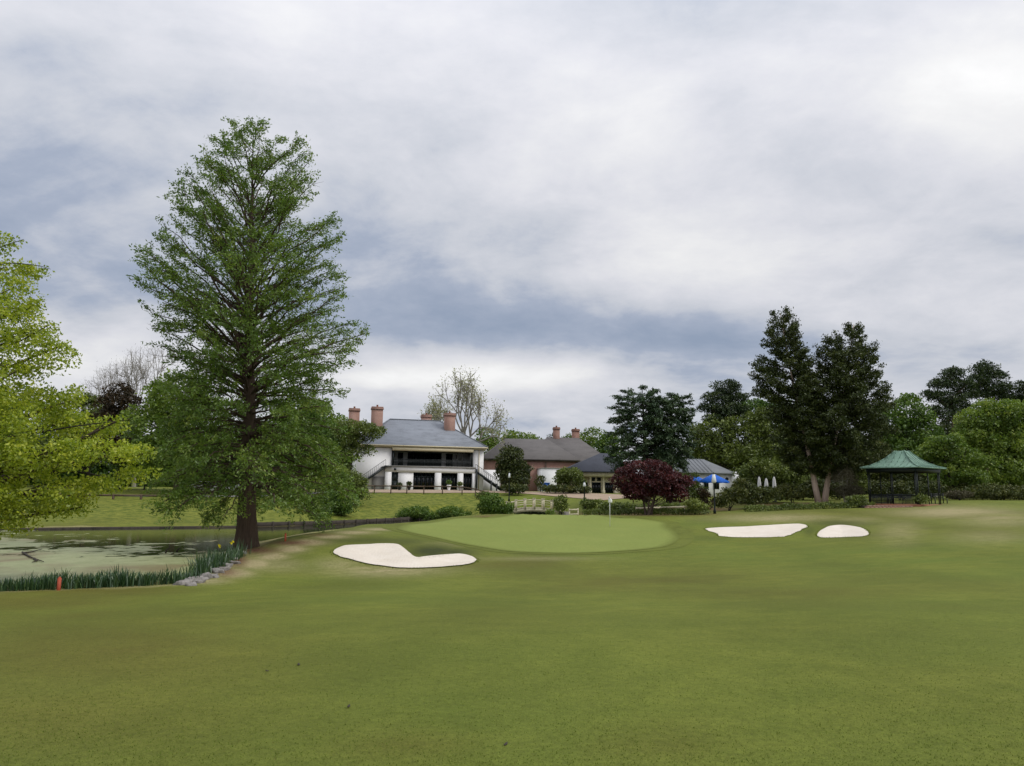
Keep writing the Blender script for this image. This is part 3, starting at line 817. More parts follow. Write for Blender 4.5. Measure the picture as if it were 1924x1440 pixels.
def broadleaf(name, label, cat, D, base_px, lobes, lm, bm, seed, leaf=(.35, .25), clump=1.0, dens=1.0, tr=.25, group=None, gap=.0, flatz=.78,
              base_pt=None, limbs=26, upl=.25, tint_mid=.45, depth=.9, trunkto=None, stems=1, crown_name='crown', dlobe=None, fill=1.0):
    """lobes: (px, row, half-width px, half-height px) of the crown's masses at distance D"""
    rng = np.random.default_rng(seed)
    B = gp(base_px, D) if base_pt is None else np.asarray(base_pt, float)
    root = empty(name, B, 0, label, cat, group)
    mpp = D / F
    cs, rs, ow = [], [], []
    for li, (lx, ly, hw, hh) in enumerate(lobes):
        dd = 0 if dlobe is None else dlobe[li]
        C = at(lx, ly, D + dd); a, b = hw * mpp, hh * mpp; dp = min(a * depth, 6.5)
        cl = min(clump, .75 * b + .15)
        area = 4 * math.pi * ((a * b) ** 1.6 / 3 + (a * dp) ** 1.6 / 3 + (b * dp) ** 1.6 / 3) ** (1 / 1.6)
        n = max(4, int(fill * 1.15 * area / (cl * cl * 1.6)))
        v_ = unit(rng.normal(size=(n, 3)))
        r = rng.uniform(.35, 1.0, n) ** .5
        r = np.where(rng.uniform(size=n) < .12, 1.07, r)
        cc = C + v_ * r[:, None] * np.array([max(a - cl * .5, .1), max(dp - cl * .5, .1), max(b - cl * .45, .1)])
        cs.append(cc); rs.append(cl * rng.uniform(.55, 1.2, n)); ow.append(v_)
    cs = np.concatenate(cs); rs = np.concatenate(rs); ow = np.concatenate(ow)
    if gap: 
        kp = rng.uniform(size=len(cs)) > gap
        cs, rs, ow = cs[kp], rs[kp], ow[kp]
    gmin = hgt1(cs[:, 0], cs[:, 1])
    nl = np.maximum(6, (dens * 7.5 * rs * rs / (leaf[0] * leaf[1] * .5) * .42).astype(int))
    k = np.repeat(np.arange(len(cs)), nl); N = len(k)
    v_ = unit(rng.normal(size=(N, 3)) + np.array([0, 0, upl]) + ow[k] * .35)
    P = cs[k] + v_ * (rs[k] * rng.uniform(.25, 1.0, N) ** .45 * (1 + .12 * rng.normal(size=N)))[:, None] * np.array([1, 1, flatz])
    P[:, 2] = np.maximum(P[:, 2], gmin[k] + .08)
    d = v_ * .5 + rng.normal(size=(N, 3)) * .7; d[:, 2] -= .15
    tint = tint_mid + rng.normal(size=len(cs))[k] * .14 + rng.normal(size=N) * .17
    leaves_obj(crown_name, root, lm, P - B, d, leaf[0] * rng.uniform(.55, 1.3, N), leaf[1] * rng.uniform(.55, 1.3, N), tint, rng)
    # wood
    top = cs[np.argsort(cs[:, 2])[-max(3, len(cs) // 8):]].mean(0) if trunkto is None else at(trunkto[0], trunkto[1], D)
    parts = []
    tips = []
    for s in range(stems):
        off = np.array([0, 0, 0.0]) if stems == 1 else np.append(rng.normal(size=2) * (np.ptp(cs[:, 0]) * .16), 0)
        E = B + (top - B) * .92 + off
        mid = (B + E) / 2 + rng.normal(size=3) * np.array([.04, .04, 0]) * (top[2] - B[2])
        B0 = B + np.append(rng.normal(size=2) * tr * (1.2 if stems > 1 else 0), -.25)
        P_ = bez(B0, mid, E, 10)
        t_ = np.linspace(0, 1, 10)
        parts.append(tube_vf(P_ - B, tr * (1 - .85 * t_) * (1 + .5 * np.exp(-t_ * 14)), 8))
        tips.append(P_)
    V, Q = merge(parts); build('trunk' if stems == 1 else 'stems', V, Q, bm, root, True)
    if limbs:
        parts = []
        for j in rng.choice(len(cs), min(limbs, len(cs)), replace=False):
            P_ = tips[rng.integers(len(tips))]
            zt = min(max(cs[j][2] - .55 * np.linalg.norm(cs[j][:2] - P_[5][:2]), P_[2][2]), P_[-1][2])
            kk = int(np.argmin(np.abs(P_[:, 2] - zt))); S = P_[kk]
            R = np.linalg.norm(cs[j] - S)
            m = (S + cs[j]) / 2 + rng.normal(size=3) * .08 * R; m[2] += .05 * R
            parts.append(tube_vf(bez(S, m, cs[j], 6) - B, (min(.02 * R + .015, tr * .5)) * np.linspace(1, .2, 6), 5))
        V, Q = merge(parts); o = build('branches', V, Q, bm, root, True)
        if stems > 1 or D > 70: o['kind'] = 'stuff'      # far twigs nobody could pick apart
    return root

def bare_tree(name, label, D, base_px, box_px, bm, seed, lm=None, nleaf=0, leaf=.22, depth=7, tr=.3, forks=3, group=None):
    """spreading leafless tree; fitted to left, right, top (px) at distance D"""
    rng = np.random.default_rng(seed)
    B = gp(base_px, D); root = empty(name, B, 0, label, 'tree', group)
    A, E, ra, rb, tips = [], [], [], [], []
    def grow(p, d, L, r, dep):
        n = 3
        for s in range(n):
            d2 = unit(d + rng.normal(size=3) * .10 + np.array([0, 0, .05]))
            q_ = p + d2 * L / n
            A.append(p); E.append(q_); ra.append(r * (1 - s / n * .3)); rb.append(r * (1 - (s + 1) / n * .3))
            p, d = q_, d2
        if dep == 0:
            tips.append(p); return
        if dep <= 2: tips.append(p)
        k = forks if dep == depth else (2 if rng.uniform() < .62 else 3)
        a0 = rng.uniform(0, 6.28)
        for j in range(k):
            a = a0 + j * 2 * math.pi / k + rng.uniform(-.5, .5)
            side = unit(np.cross(d, np.array([math.cos(a), math.sin(a), .13])))
            sp = rng.uniform(.42, .85)
            grow(p, unit(d * math.cos(sp) + side * math.sin(sp) + np.array([0, 0, .03])), L * rng.uniform(.68, .86), r * (.74 if k == 2 else .62), dep - 1)
    grow(np.zeros(3), np.array([0, 0, 1.0]), 3.6, tr, depth)
    A, E, tips = np.array(A), np.array(E), np.array(tips)
    l_, r_, t_ = box_px
    x0, x1 = at(l_, 900, D)[0] - B[0], at(r_, 900, D)[0] - B[0]; zt = at(base_px, t_, D)[2] - B[2]
    allp = np.concatenate([E, tips])
    sx = (x1 - x0) / np.ptp(allp[:, 0]); sz = zt / allp[:, 2].max(); s3 = np.array([sx, sx, sz])
    cx = (x0 + x1) / 2 - (allp[:, 0].max() + allp[:, 0].min()) / 2 * sx
    def fit(P):
        Q = P * s3
        Q[:, 0] += cx * np.clip(Q[:, 2] / (zt * .5), 0, 1)
        return Q
    A, E, tips = fit(A), fit(E), fit(tips)
    V, q_ = segs_vf(A, E, np.array(ra), np.array(rb), 5)
    big = np.array(ra) > tr * .62
    build('trunk', *(lambda vq: (vq[0], [vq[1]]))(segs_vf(A[big] - [0, 0, .02], E[big], np.array(ra)[big], np.array(rb)[big], 8)), bm, root, True)
    build('branches', *(lambda vq: (vq[0], [vq[1]]))(segs_vf(A[~big], E[~big], np.array(ra)[~big], np.array(rb)[~big], 4)), bm, root)
    # fine twigs
    tw = np.repeat(tips, 4, 0); dd = unit(rng.normal(size=tw.shape) + unit(tw - [0, 0, zt * .4]) * .9)
    te = tw + dd * rng.uniform(.3, .9, (len(tw), 1)) * zt / 14
    build('twigs', *(lambda vq: (vq[0], [vq[1]]))(segs_vf(tw, te, np.full(len(tw), .016), np.full(len(tw), .008), 3)), bm, root)['kind'] = 'stuff'
    if nleaf:
        P = np.repeat(te, nleaf, 0) + rng.normal(size=(len(te) * nleaf, 3)) * .28
        N = len(P)
        leaves_obj('crown', root, lm, P, rng.normal(size=(N, 3)), leaf * rng.uniform(.5, 1.2, N), leaf * .6 * rng.uniform(.5, 1.2, N), .45 + rng.normal(size=N) * .2, rng)
    return root

def blades(name, parent, mat, pts, h, wd, rng, lean=.35, tint_mid=.4, B=np.zeros(3)):
    """upright sword leaves, three segments each"""
    n = len(pts); h = np.asarray(h); a = rng.uniform(0, 6.28, n)
    ln = np.abs(rng.normal(size=n)) * lean
    dx_ = np.cos(a) * ln; dy_ = np.sin(a) * ln
    b = a + 1.57 + rng.normal(size=n) * .5
    wx, wy = np.cos(b) * wd / 2, np.sin(b) * wd / 2
    V = []
    for t, f in ((0, .8), (.45, 1.0), (.8, .6), (1.0, .05)):
        k = t ** 1.8
        c = pts + np.stack([dx_ * h * k, dy_ * h * k, h * t * (1 - .25 * ln * t)], 1)
        V += [c - np.stack([wx * f, wy * f, 0 * wx], 1), c + np.stack([wx * f, wy * f, 0 * wx], 1)]
    V = np.stack(V, 1)
    j = np.arange(n)[:, None] * 8
    q_ = np.concatenate([j + np.array([0, 1, 3, 2]), j + np.array([2, 3, 5, 4]), j + np.array([4, 5, 7, 6])])
    return build(name, V.reshape(-1, 3) - B, [q_], mat, parent, False, tint=np.repeat(np.clip(tint_mid + rng.normal(size=n) * .2, 0, 1), 8))

# --- the tall bald cypress on the bank
CB = ground_px(461, 1031, lambda x, y: hgt1(x, y)); CD = CB[1]
cyp = conifer('cypress_tree', 'tall feathery green cypress with a straight flared trunk on the pond bank', 'tree', CD, (461, 1030), (476, 250),
        [(245, 455, 500), (262, 400, 552), (285, 374, 582), (330, 372, 606), (352, 332, 600), (400, 328, 628), (455, 297, 662), (490, 300, 672), (520, 262, 680), (570, 282, 676),
         (622, 300, 712), (660, 302, 694), (700, 300, 668), (760, 288, 645), (820, 285, 640), (870, 270, 655), (920, 245, 668), (955, 240, 660), (975, 300, 600)],
        290, [(0, -16), (.12, -14), (.25, 2), (.42, 19), (.6, 34), (.8, 46), (1, 50)], 17, 36, (.175, .066), M['lf_cypress'], M['bark_cypress'], .46, 11,
        t0=.34, arch=.10, spread=.145, slen=.22, smin=.62, zlow=905, flare=.75, base_pt=CB, droop=.12, full=.78, wpow=.42, tint_mid=.52, thin=(.30, .12), lobes=.10, rs=.95)

# --- bright spring tree at the left edge, trunk out of view
LD = 25.0
broadleaf('spring_oak_tree', 'bright yellow-green tree reaching in from the left edge over the pond', 'tree', LD, -190,
          [(-20, 455, 62, 24), (20, 510, 62, 14), (10, 560, 72, 50), (-30, 600, 90, 60), (80, 622, 40, 24), (60, 670, 85, 52), (-60, 700, 110, 90), (110, 745, 55, 30), (40, 770, 120, 50),
           (-60, 820, 130, 80), (150, 805, 72, 34), (215, 800, 36, 18), (185, 850, 80, 26), (262, 852, 34, 14), (60, 860, 110, 34), (250, 892, 44, 16), (190, 912, 55, 15), (70, 925, 100, 34), (120, 955, 50, 22), (20, 970, 70, 36), (-80, 920, 110, 60), (-180, 650, 150, 160)],
          M['lf_bright'], M['bark'], 21, leaf=(.115, .070), clump=.33, dens=.42, tr=.34, limbs=70, depth=.8, tint_mid=.58, gap=.24, flatz=.8,
          base_pt=gz(at(-190, 935, LD)), dlobe=[0, .5, 0, -1, .4, 0, -1.5, .5, .8, -1.5, .6, .2, -.6, .3, -1, .8, 0, -.7, .3, -.9, -2, -1], trunkto=(-170, 470))
# its long low limbs in view
_lb = bpy.data.objects['spring_oak_tree']
_lo = np.array(_lb.location)
_parts = []
for pts, r in (([(-170, 880), (-60, 925), (0, 907), (60, 898), (92, 890), (130, 886), (165, 890), (200, 897)], .085), ([(-170, 760), (-40, 830), (60, 815), (150, 800), (235, 790)], .05),
               ([(-170, 700), (-60, 680), (20, 650), (90, 612)], .05), ([(-170, 640), (-80, 560), (-10, 500), (60, 498), (95, 506)], .03), ([(-165, 600), (-90, 500), (0, 465), (45, 450)], .03),
               ([(92, 890), (140, 872), (200, 868), (280, 850)], .03), ([(-60, 925), (20, 960), (80, 962)], .03)):
    P = np.array([at(a, b, LD + .3 * math.sin(i * 1.7)) for i, (a, b) in enumerate(pts)])
    P = np.array([sum(wt * P[min(max(i + a - 1, 0), len(P) - 1)] for a, wt in enumerate(_cr(np.array(t)))) for i in range(len(P) - 1) for t in (0, .33, .66)] + [P[-1]])
    _parts.append(tube_vf(P - _lo, r * np.linspace(1, .25, len(P)), 6))
_V, _Q = merge(_parts); build('limbs', _V, _Q, M['bark_dark'], _lb, True)

# --- trees behind the pond, left
broadleaf('shade_tree', 'mid-green broad tree filling the space behind the cypress, left of its trunk', 'tree', 92, 330, [(330, 745, 62, 50), (290, 800, 60, 50), (370, 800, 70, 60), (335, 850, 85, 42)], M['lf_lime'], M['bark'], 31, leaf=(.36, .26), clump=1.1, dens=.75, tr=.3)
broadleaf('shade_tree', 'dark green tree low behind the cypress trunk on its right side', 'tree', 96, 560, [(560, 800, 60, 52), (530, 845, 70, 42), (600, 850, 46, 44), (480, 830, 60, 46)], M['lf_green'], M['bark'], 32, leaf=(.36, .26), clump=1.1, dens=.75, tr=.3)
broadleaf('shade_tree', 'green tree behind the cypress just left of the white clubhouse roof', 'tree', 104, 600, [(596, 790, 44, 40), (610, 840, 40, 40)], M['lf_lime'], M['bark'], 33, leaf=(.36, .26), clump=1.1, dens=.75, tr=.3)
broadleaf('maroon_tree', 'dark brown-purple dense tree between the bright tree and the cypress', 'tree', 98, 218, [(222, 765, 40, 46), (215, 810, 46, 46), (240, 845, 46, 34)], M['lf_maroon'], M['bark_dark'], 34, leaf=(.36, .26), clump=.9, dens=1.0, tr=.3)
broadleaf('shade_tree', 'dark olive tree directly left of the dark brown-purple one', 'tree', 102, 165, [(172, 770, 34, 30), (160, 815, 50, 46), (120, 850, 70, 34)], M['lf_olive'], M['bark_dark'], 35, leaf=(.36, .26), clump=1.0, dens=.9, tr=.3)
broadleaf('shade_tree', 'dark tree at the far left edge behind the bright foliage', 'tree', 104, 30, [(30, 800, 90, 70), (-60, 790, 90, 80), (80, 855, 70, 36)], M['lf_green'], M['bark_dark'], 36, leaf=(.4, .3), clump=1.2, dens=.8, tr=.3)
bare_tree('bare_tree', 'pale leafless tree crown showing above the dark brown-purple tree', 125, 250, (165, 320, 655), M['bark_pale'], 41, M['lf_grey'], 1, .15, 6, .36, 4)
for i, (a, b, c, d_) in enumerate([(420, 862, 90, 30), (270, 878, 60, 18), (590, 880, 50, 20)]):
    broadleaf('shrub', ['dark understorey shrub band behind the cypress trunk', 'low dark shrub under the dark brown-purple tree', 'low shrub left of the clubhouse stairs behind the cypress'][i], 'shrub', 100 + i, a, [(a, b, c, d_)], M['lf_green' if i else 'lf_dark'], M['bark_dark'], 51 + i, leaf=(.32, .22), clump=.8, dens=.9, tr=.08, limbs=6, stems=3, crown_name='foliage')

# --- the woods closing the view on both sides
def wood(label, px0, px1, D, rows, mt, seed, base_row=938):
    rng = np.random.default_rng(seed); mpp = D / F
    cs = []
    for px in np.arange(px0, px1, 5.0):
        top = np.interp(px, [a for a, _ in rows], [b for _, b in rows]) + rng.uniform(-6, 8)
        for _ in range(max(2, int((base_row - top) / 7))):
            cs.append(at(px + rng.uniform(-6, 6), rng.uniform(top, base_row), D + rng.uniform(-3, 3)))
    cs = np.array(cs); n = 46
    k = np.repeat(np.arange(len(cs)), n); N = len(k)
    P = cs[k] + rng.normal(size=(N, 3)) * np.array([.75, .75, .55])
    B = gp((px0 + px1) / 2, D); o_ = None
    V, q_ = leaf_vf(P - B, rng.normal(size=(N, 3)), .55 * rng.uniform(.6, 1.3, N), .4 * rng.uniform(.6, 1.3, N), rng)
    tn = .4 + rng.normal(size=len(cs))[k] * .12 + rng.normal(size=N) * .12
    o_ = build('far_wood', V, [q_], M[mt], None, False, tint=np.repeat(np.clip(tn, 0, 1), 4)); o_.location = B
    tag(o_, label, 'wood', kind='stuff')
wood('dark wood closing the view beyond the pond on the left', -260, 680, 132, [(-260, 800), (0, 810), (120, 850), (300, 840), (420, 850), (640, 830), (680, 850)], 'lf_green', 401)
wood('dark wood closing the view behind the gazebo and annex', 1250, 2200, 140, [(1250, 870), (1320, 850), (1400, 830), (1500, 820), (1650, 830), (1750, 800), (1850, 790), (2200, 780)], 'lf_dark', 402)

# --- around the clubhouse
broadleaf('olive_tree', 'small grey-olive multi-stem tree in front of the left end of the clubhouse', 'tree', 96, 655, [(668, 806, 44, 17), (650, 826, 32, 20), (695, 812, 32, 18), (660, 850, 26, 20), (690, 845, 14, 12), (640, 870, 22, 26)], M['lf_olive'], M['bark_dark'], 61, leaf=(.26, .17), clump=.55, dens=.62, tr=.15, limbs=40, gap=.15)
broadleaf('shrub', 'grey-green shrub at the foot of the small olive tree', 'shrub', 90, 655, [(650, 905, 40, 24), (625, 920, 30, 34), (668, 925, 26, 16)], M['lf_olive'], M['bark_dark'], 62, leaf=(.24, .16), clump=.6, dens=.8, tr=.08, limbs=8, stems=3, crown_name='foliage')
broadleaf('shrub', 'dark green drooping shrub on the bank right of the cypress', 'shrub', 80, 640, [(640, 945, 34, 26), (610, 955, 40, 20)], M['lf_green'], M['bark_dark'], 63, leaf=(.24, .14), clump=.6, dens=.8, tr=.08, limbs=8, stems=3, crown_name='foliage')
bare_tree('budding_tree', 'tall pale budding tree rising behind the clubhouse roof', 150, 880, (812, 952, 697), M['bark_pale'], 45, M['lf_pale'], 2, .40, 5, .46, 4)
bare_tree('budding_tree', 'shorter pale budding tree behind the clubhouse chimneys', 158, 820, (788, 850, 748), M['bark_pale'], 46, M['lf_pale'], 3, .36, 5, .28, 4)
broadleaf('magnolia_tree', 'rounded dark evergreen tree at the right end of the clubhouse', 'tree', 112, 958, [(957, 862, 25, 26), (956, 888, 27, 26), (972, 890, 28, 26), (970, 905, 30, 16)], M['lf_dark'], M['bark_dark'], 64, leaf=(.34, .22), clump=.8, dens=1.1, tr=.2, tint_mid=.55)
# far wood line over the roofs
FAR = [(915, 822, 24, 18, 'lf_lime'), (938, 835, 26, 18, 'lf_green'), (965, 822, 22, 16, 'lf_lime'), (995, 828, 26, 14, 'lf_lime'), (1020, 836, 20, 12, 'lf_olive'), (1040, 822, 10, 7, 'lf_dark'), (1075, 826, 20, 14, 'lf_lime'), (1115, 825, 26, 20, 'lf_lime'),
       (1145, 832, 24, 20, 'lf_green'), (880, 840, 26, 16, 'lf_lime'), (640, 800, 24, 18, 'lf_lime'), (780, 815, 40, 14, 'lf_green')]
FARL = ['light green far tree just right of the clubhouse roof corner', 'darker green far tree behind the rounded evergreen', 'pale green far tree above the brick building left end', 'pale green far tree over the brick building ridge', 'low olive far tree by the brick building chimney',
        'tiny dark treetop left of the brick chimney', 'light green far tree between the two brick chimneys', 'light green far tree right of the second brick chimney', 'green far tree against the left edge of the big cedar', 'light green far tree behind the clubhouse roof slope', 'light green far tree left of the clubhouse chimneys', 'green far tree behind the clubhouse ridge']
for i, (a, b, c, d_, mt) in enumerate(FAR):
    broadleaf('far_tree', FARL[i], 'tree', 205 + 3 * (i % 4), a, [(a, b, c, d_), (a + 4, b + d_ * 1.1, c * 1.15, d_ * 1.2)], M[mt], M['bark_pale'], 70 + i, leaf=(.62, .45), clump=1.6, dens=.62, tr=.28, limbs=12, gap=.08, group='far trees over the roofs')

# --- right of the flag: cedar, burgundy maple, pines and junipers
def cedar(label, top, base, rows, seed, n):
    return conifer('cedar_tree', label, 'tree', 88, base, top, rows, n, [(0, -8), (.4, 2), (.75, 12), (1, 35)], 15, 16, (.40, .13), M['lf_cedar'], M['bark_dark'], .38, seed,
                   t0=.35, arch=.14, spread=.20, slen=.20, smin=.45, zlow=905, droop=.35, full=.85, flat=.55, tint_mid=.5)
cedar('blue-green cedar with tiered drooping branches, the taller left one of the pair', (1206, 727), (1216, 925),
      [(727, 1190, 1222), (742, 1158, 1240), (765, 1152, 1255), (790, 1146, 1270), (815, 1144, 1275), (840, 1142, 1275), (865, 1140, 1270), (885, 1160, 1262)], 81, 105)
cedar('blue-green flat-topped cedar, the right one of the pair', (1262, 738), (1256, 925),
      [(740, 1222, 1292), (755, 1212, 1300), (780, 1210, 1304), (810, 1206, 1300), (840, 1206, 1300), (865, 1210, 1296), (880, 1220, 1290)], 82, 85)
broadleaf('burgundy_maple', 'low spreading burgundy-leaved maple behind the green', 'tree', 66, 1217, [(1215, 885, 50, 24), (1180, 905, 34, 28), (1245, 905, 42, 28), (1270, 925, 26, 20), (1215, 915, 48, 20), (1192, 930, 26, 12), (1290, 905, 14, 14)], M['lf_maple'], M['bark'], 83,
          leaf=(.19, .13), clump=.48, dens=.85, tr=.10, limbs=46, stems=4, gap=.05, flatz=.6)
bare = broadleaf('pine_tree', 'rounded dark pine standing behind the cedar pair', 'tree', 118, 1352, [(1362, 728, 30, 16), (1350, 748, 32, 14), (1385, 748, 22, 12), (1338, 766, 26, 12), (1370, 770, 36, 16), (1350, 790, 30, 14), (1392, 775, 18, 10)], M['lf_pine'], M['bark'], 84, leaf=(.46, .16), clump=1.0, dens=.8, tr=.26, limbs=30, gap=.08, flatz=.6, trunkto=(1358, 735))
conifer('juniper_tree', 'tall ragged dark juniper, the left leader of the twin-trunk pair', 'tree', 74, (1532, 936), (1466, 583),
        [(583, 1456, 1480), (610, 1448, 1498), (632, 1430, 1500), (655, 1440, 1512), (680, 1412, 1525), (700, 1412, 1520), (735, 1420, 1535), (775, 1446, 1550), (830, 1460, 1560), (875, 1475, 1560), (892, 1505, 1555)],
        150, [(0, 5), (.3, 12), (.7, 22), (1, 55)], 17, 22, (.26, .12), M['lf_dark'], M['bark_dark'], .30, 85, t0=.3, spread=.20, slen=.22, smin=.35, zlow=888, full=.7, tint_mid=.5, trunk_top=False)
conifer('juniper_tree', 'broad dark juniper with pointed tips, the right leader of the twin-trunk pair', 'tree', 74, (1556, 936), (1604, 604),
        [(604, 1598, 1612), (625, 1568, 1616), (645, 1536, 1632), (670, 1534, 1640), (690, 1522, 1654), (720, 1505, 1656), (760, 1496, 1668), (800, 1492, 1678), (840, 1498, 1670), (870, 1515, 1650), (892, 1535, 1600)],
        200, [(0, 0), (.3, 10), (.7, 30), (1, 62)], 19, 24, (.26, .12), M['lf_dark'], M['bark_dark'], .32, 86, t0=.3, spread=.20, slen=.22, smin=.35, zlow=888, full=.75, tint_mid=.5, trunk_top=False)
# pale V trunks of the pair, each under its own tree
for k, pts in enumerate([[(1538, 940), (1534, 925), (1529, 900), (1526, 880), (1512, 820), (1490, 720), (1466, 590)], [(1548, 940), (1552, 925), (1556, 900), (1558, 880), (1570, 820), (1590, 720), (1604, 610)]]):
    root = [o for o in bpy.data.objects if o.name.startswith('juniper_tree') and o.parent is None][k]
    P = np.array([at(a, b, 74) for a, b in pts]); P[0] = gz(P[0]) - [0, 0, .2]
    tube('trunk', root, M['bark_juniper'], P - np.array(root.location), [.33, .28, .25, .22, .17, .10, .03], 10)
broadleaf('shade_tree', 'big olive-green tree mass behind the annex roof', 'tree', 116, 1400, [(1340, 810, 44, 24), (1400, 800, 46, 30), (1380, 850, 60, 34), (1440, 860, 46, 34), (1440, 800, 36, 36), (1320, 840, 40, 26)], M['lf_olive'], M['bark_dark'], 87, leaf=(.40, .28), clump=1.1, dens=.85, tr=.3, tint_mid=.42)
broadleaf('shade_tree', 'dark green tree behind the left juniper', 'tree', 122, 1460, [(1420, 775, 40, 26), (1470, 790, 40, 40), (1490, 850, 36, 40)], M['lf_green'], M['bark_dark'], 88, leaf=(.4, .28), clump=1.1, dens=.85, tr=.3, tint_mid=.3)
broadleaf('laurel_shrub', 'broad glossy green shrub between the closed umbrellas and the juniper trunks', 'shrub', 88, 1440, [(1440, 880, 40, 18), (1405, 890, 26, 18), (1500, 905, 34, 28), (1470, 895, 30, 20)], M['lf_olive'], M['bark_dark'], 89, leaf=(.28, .19), clump=.7, dens=.9, tr=.1, limbs=14, stems=4)
broadleaf('shade_tree', 'mid-green tree between the broad juniper and the far pines', 'tree', 105, 1710, [(1705, 775, 40, 34), (1670, 800, 40, 40), (1730, 815, 40, 36), (1690, 850, 50, 32)], M['lf_green'], M['bark_dark'], 90, leaf=(.38, .27), clump=1.1, dens=.85, tr=.3, tint_mid=.55)
PINES = [('layered dark pine, the left one of three on the right skyline', 1785, [(1790, 703, 30, 11), (1765, 722, 26, 10), (1805, 725, 30, 12), (1752, 740, 20, 8), (1785, 748, 36, 13), (1775, 775, 32, 18), (1800, 765, 24, 14)], 130),
         ('layered dark pine, the tallest of three on the right skyline', 1855, [(1852, 693, 26, 13), (1872, 708, 24, 10), (1840, 715, 24, 12), (1862, 730, 36, 12), (1835, 742, 26, 10), (1880, 745, 24, 10)], 132),
         ('dark pine cut by the right edge of the frame', 1925, [(1920, 728, 26, 12), (1935, 745, 34, 14), (1905, 750, 20, 10)], 131)]
for i, (lb, bp, lo, D_) in enumerate(PINES):
    broadleaf('pine_tree', lb, 'tree', D_, bp, lo, M['lf_pine'], M['bark'], 91 + i, leaf=(.50, .17), clump=1.0, dens=.8, tr=.28, limbs=26, gap=.06, flatz=.85, trunkto=(bp, lo[0][1] + 4))
broadleaf('maple_tree', 'large rounded light-green tree at the right edge', 'tree', 92, 1880, [(1850, 785, 48, 32), (1900, 785, 50, 34), (1830, 820, 40, 34), (1880, 830, 60, 40), (1930, 830, 40, 60), (1860, 880, 66, 40), (1920, 890, 46, 36)], M['lf_lime'], M['bark_dark'], 95, leaf=(.32, .23), clump=1.0, dens=.9, tr=.3, tint_mid=.5)
broadleaf('dogwood_tree', 'layered green tree directly right of the gazebo roof', 'tree', 86, 1795, [(1780, 835, 40, 22), (1800, 860, 46, 24), (1755, 850, 30, 18), (1790, 890, 50, 26), (1820, 905, 40, 26)], M['lf_lime'], M['bark_dark'], 96, leaf=(.26, .19), clump=.8, dens=.9, tr=.16, stems=3, flatz=.5, tint_mid=.4)
broadleaf('shade_tree', 'dark green tree low behind the gazebo', 'tree', 98, 1640, [(1640, 860, 46, 34), (1620, 890, 40, 30), (1680, 895, 50, 30), (1740, 905, 36, 24)], M['lf_dark'], M['bark_dark'], 97, leaf=(.32, .23), clump=.9, dens=.9, tr=.2, tint_mid=.7)
broadleaf('shrub', 'yellowish-olive shrub at the left side of the gazebo', 'shrub', 80, 1610, [(1605, 880, 22, 16), (1615, 905, 20, 18)], M['lf_olive'], M['bark_dark'], 98, leaf=(.2, .14), clump=.5, dens=.8, tr=.06, limbs=8, stems=3, crown_name='foliage')
broadleaf('twiggy_shrub', 'grey twiggy shrub right of the pale twin trunks', 'shrub', 72, 1588, [(1585, 905, 26, 28), (1600, 925, 26, 14)], M['lf_grey'], M['bark_pale'], 99, leaf=(.22, .035), clump=.5, dens=.35, tr=.04, limbs=40, stems=7, crown_name='foliage')
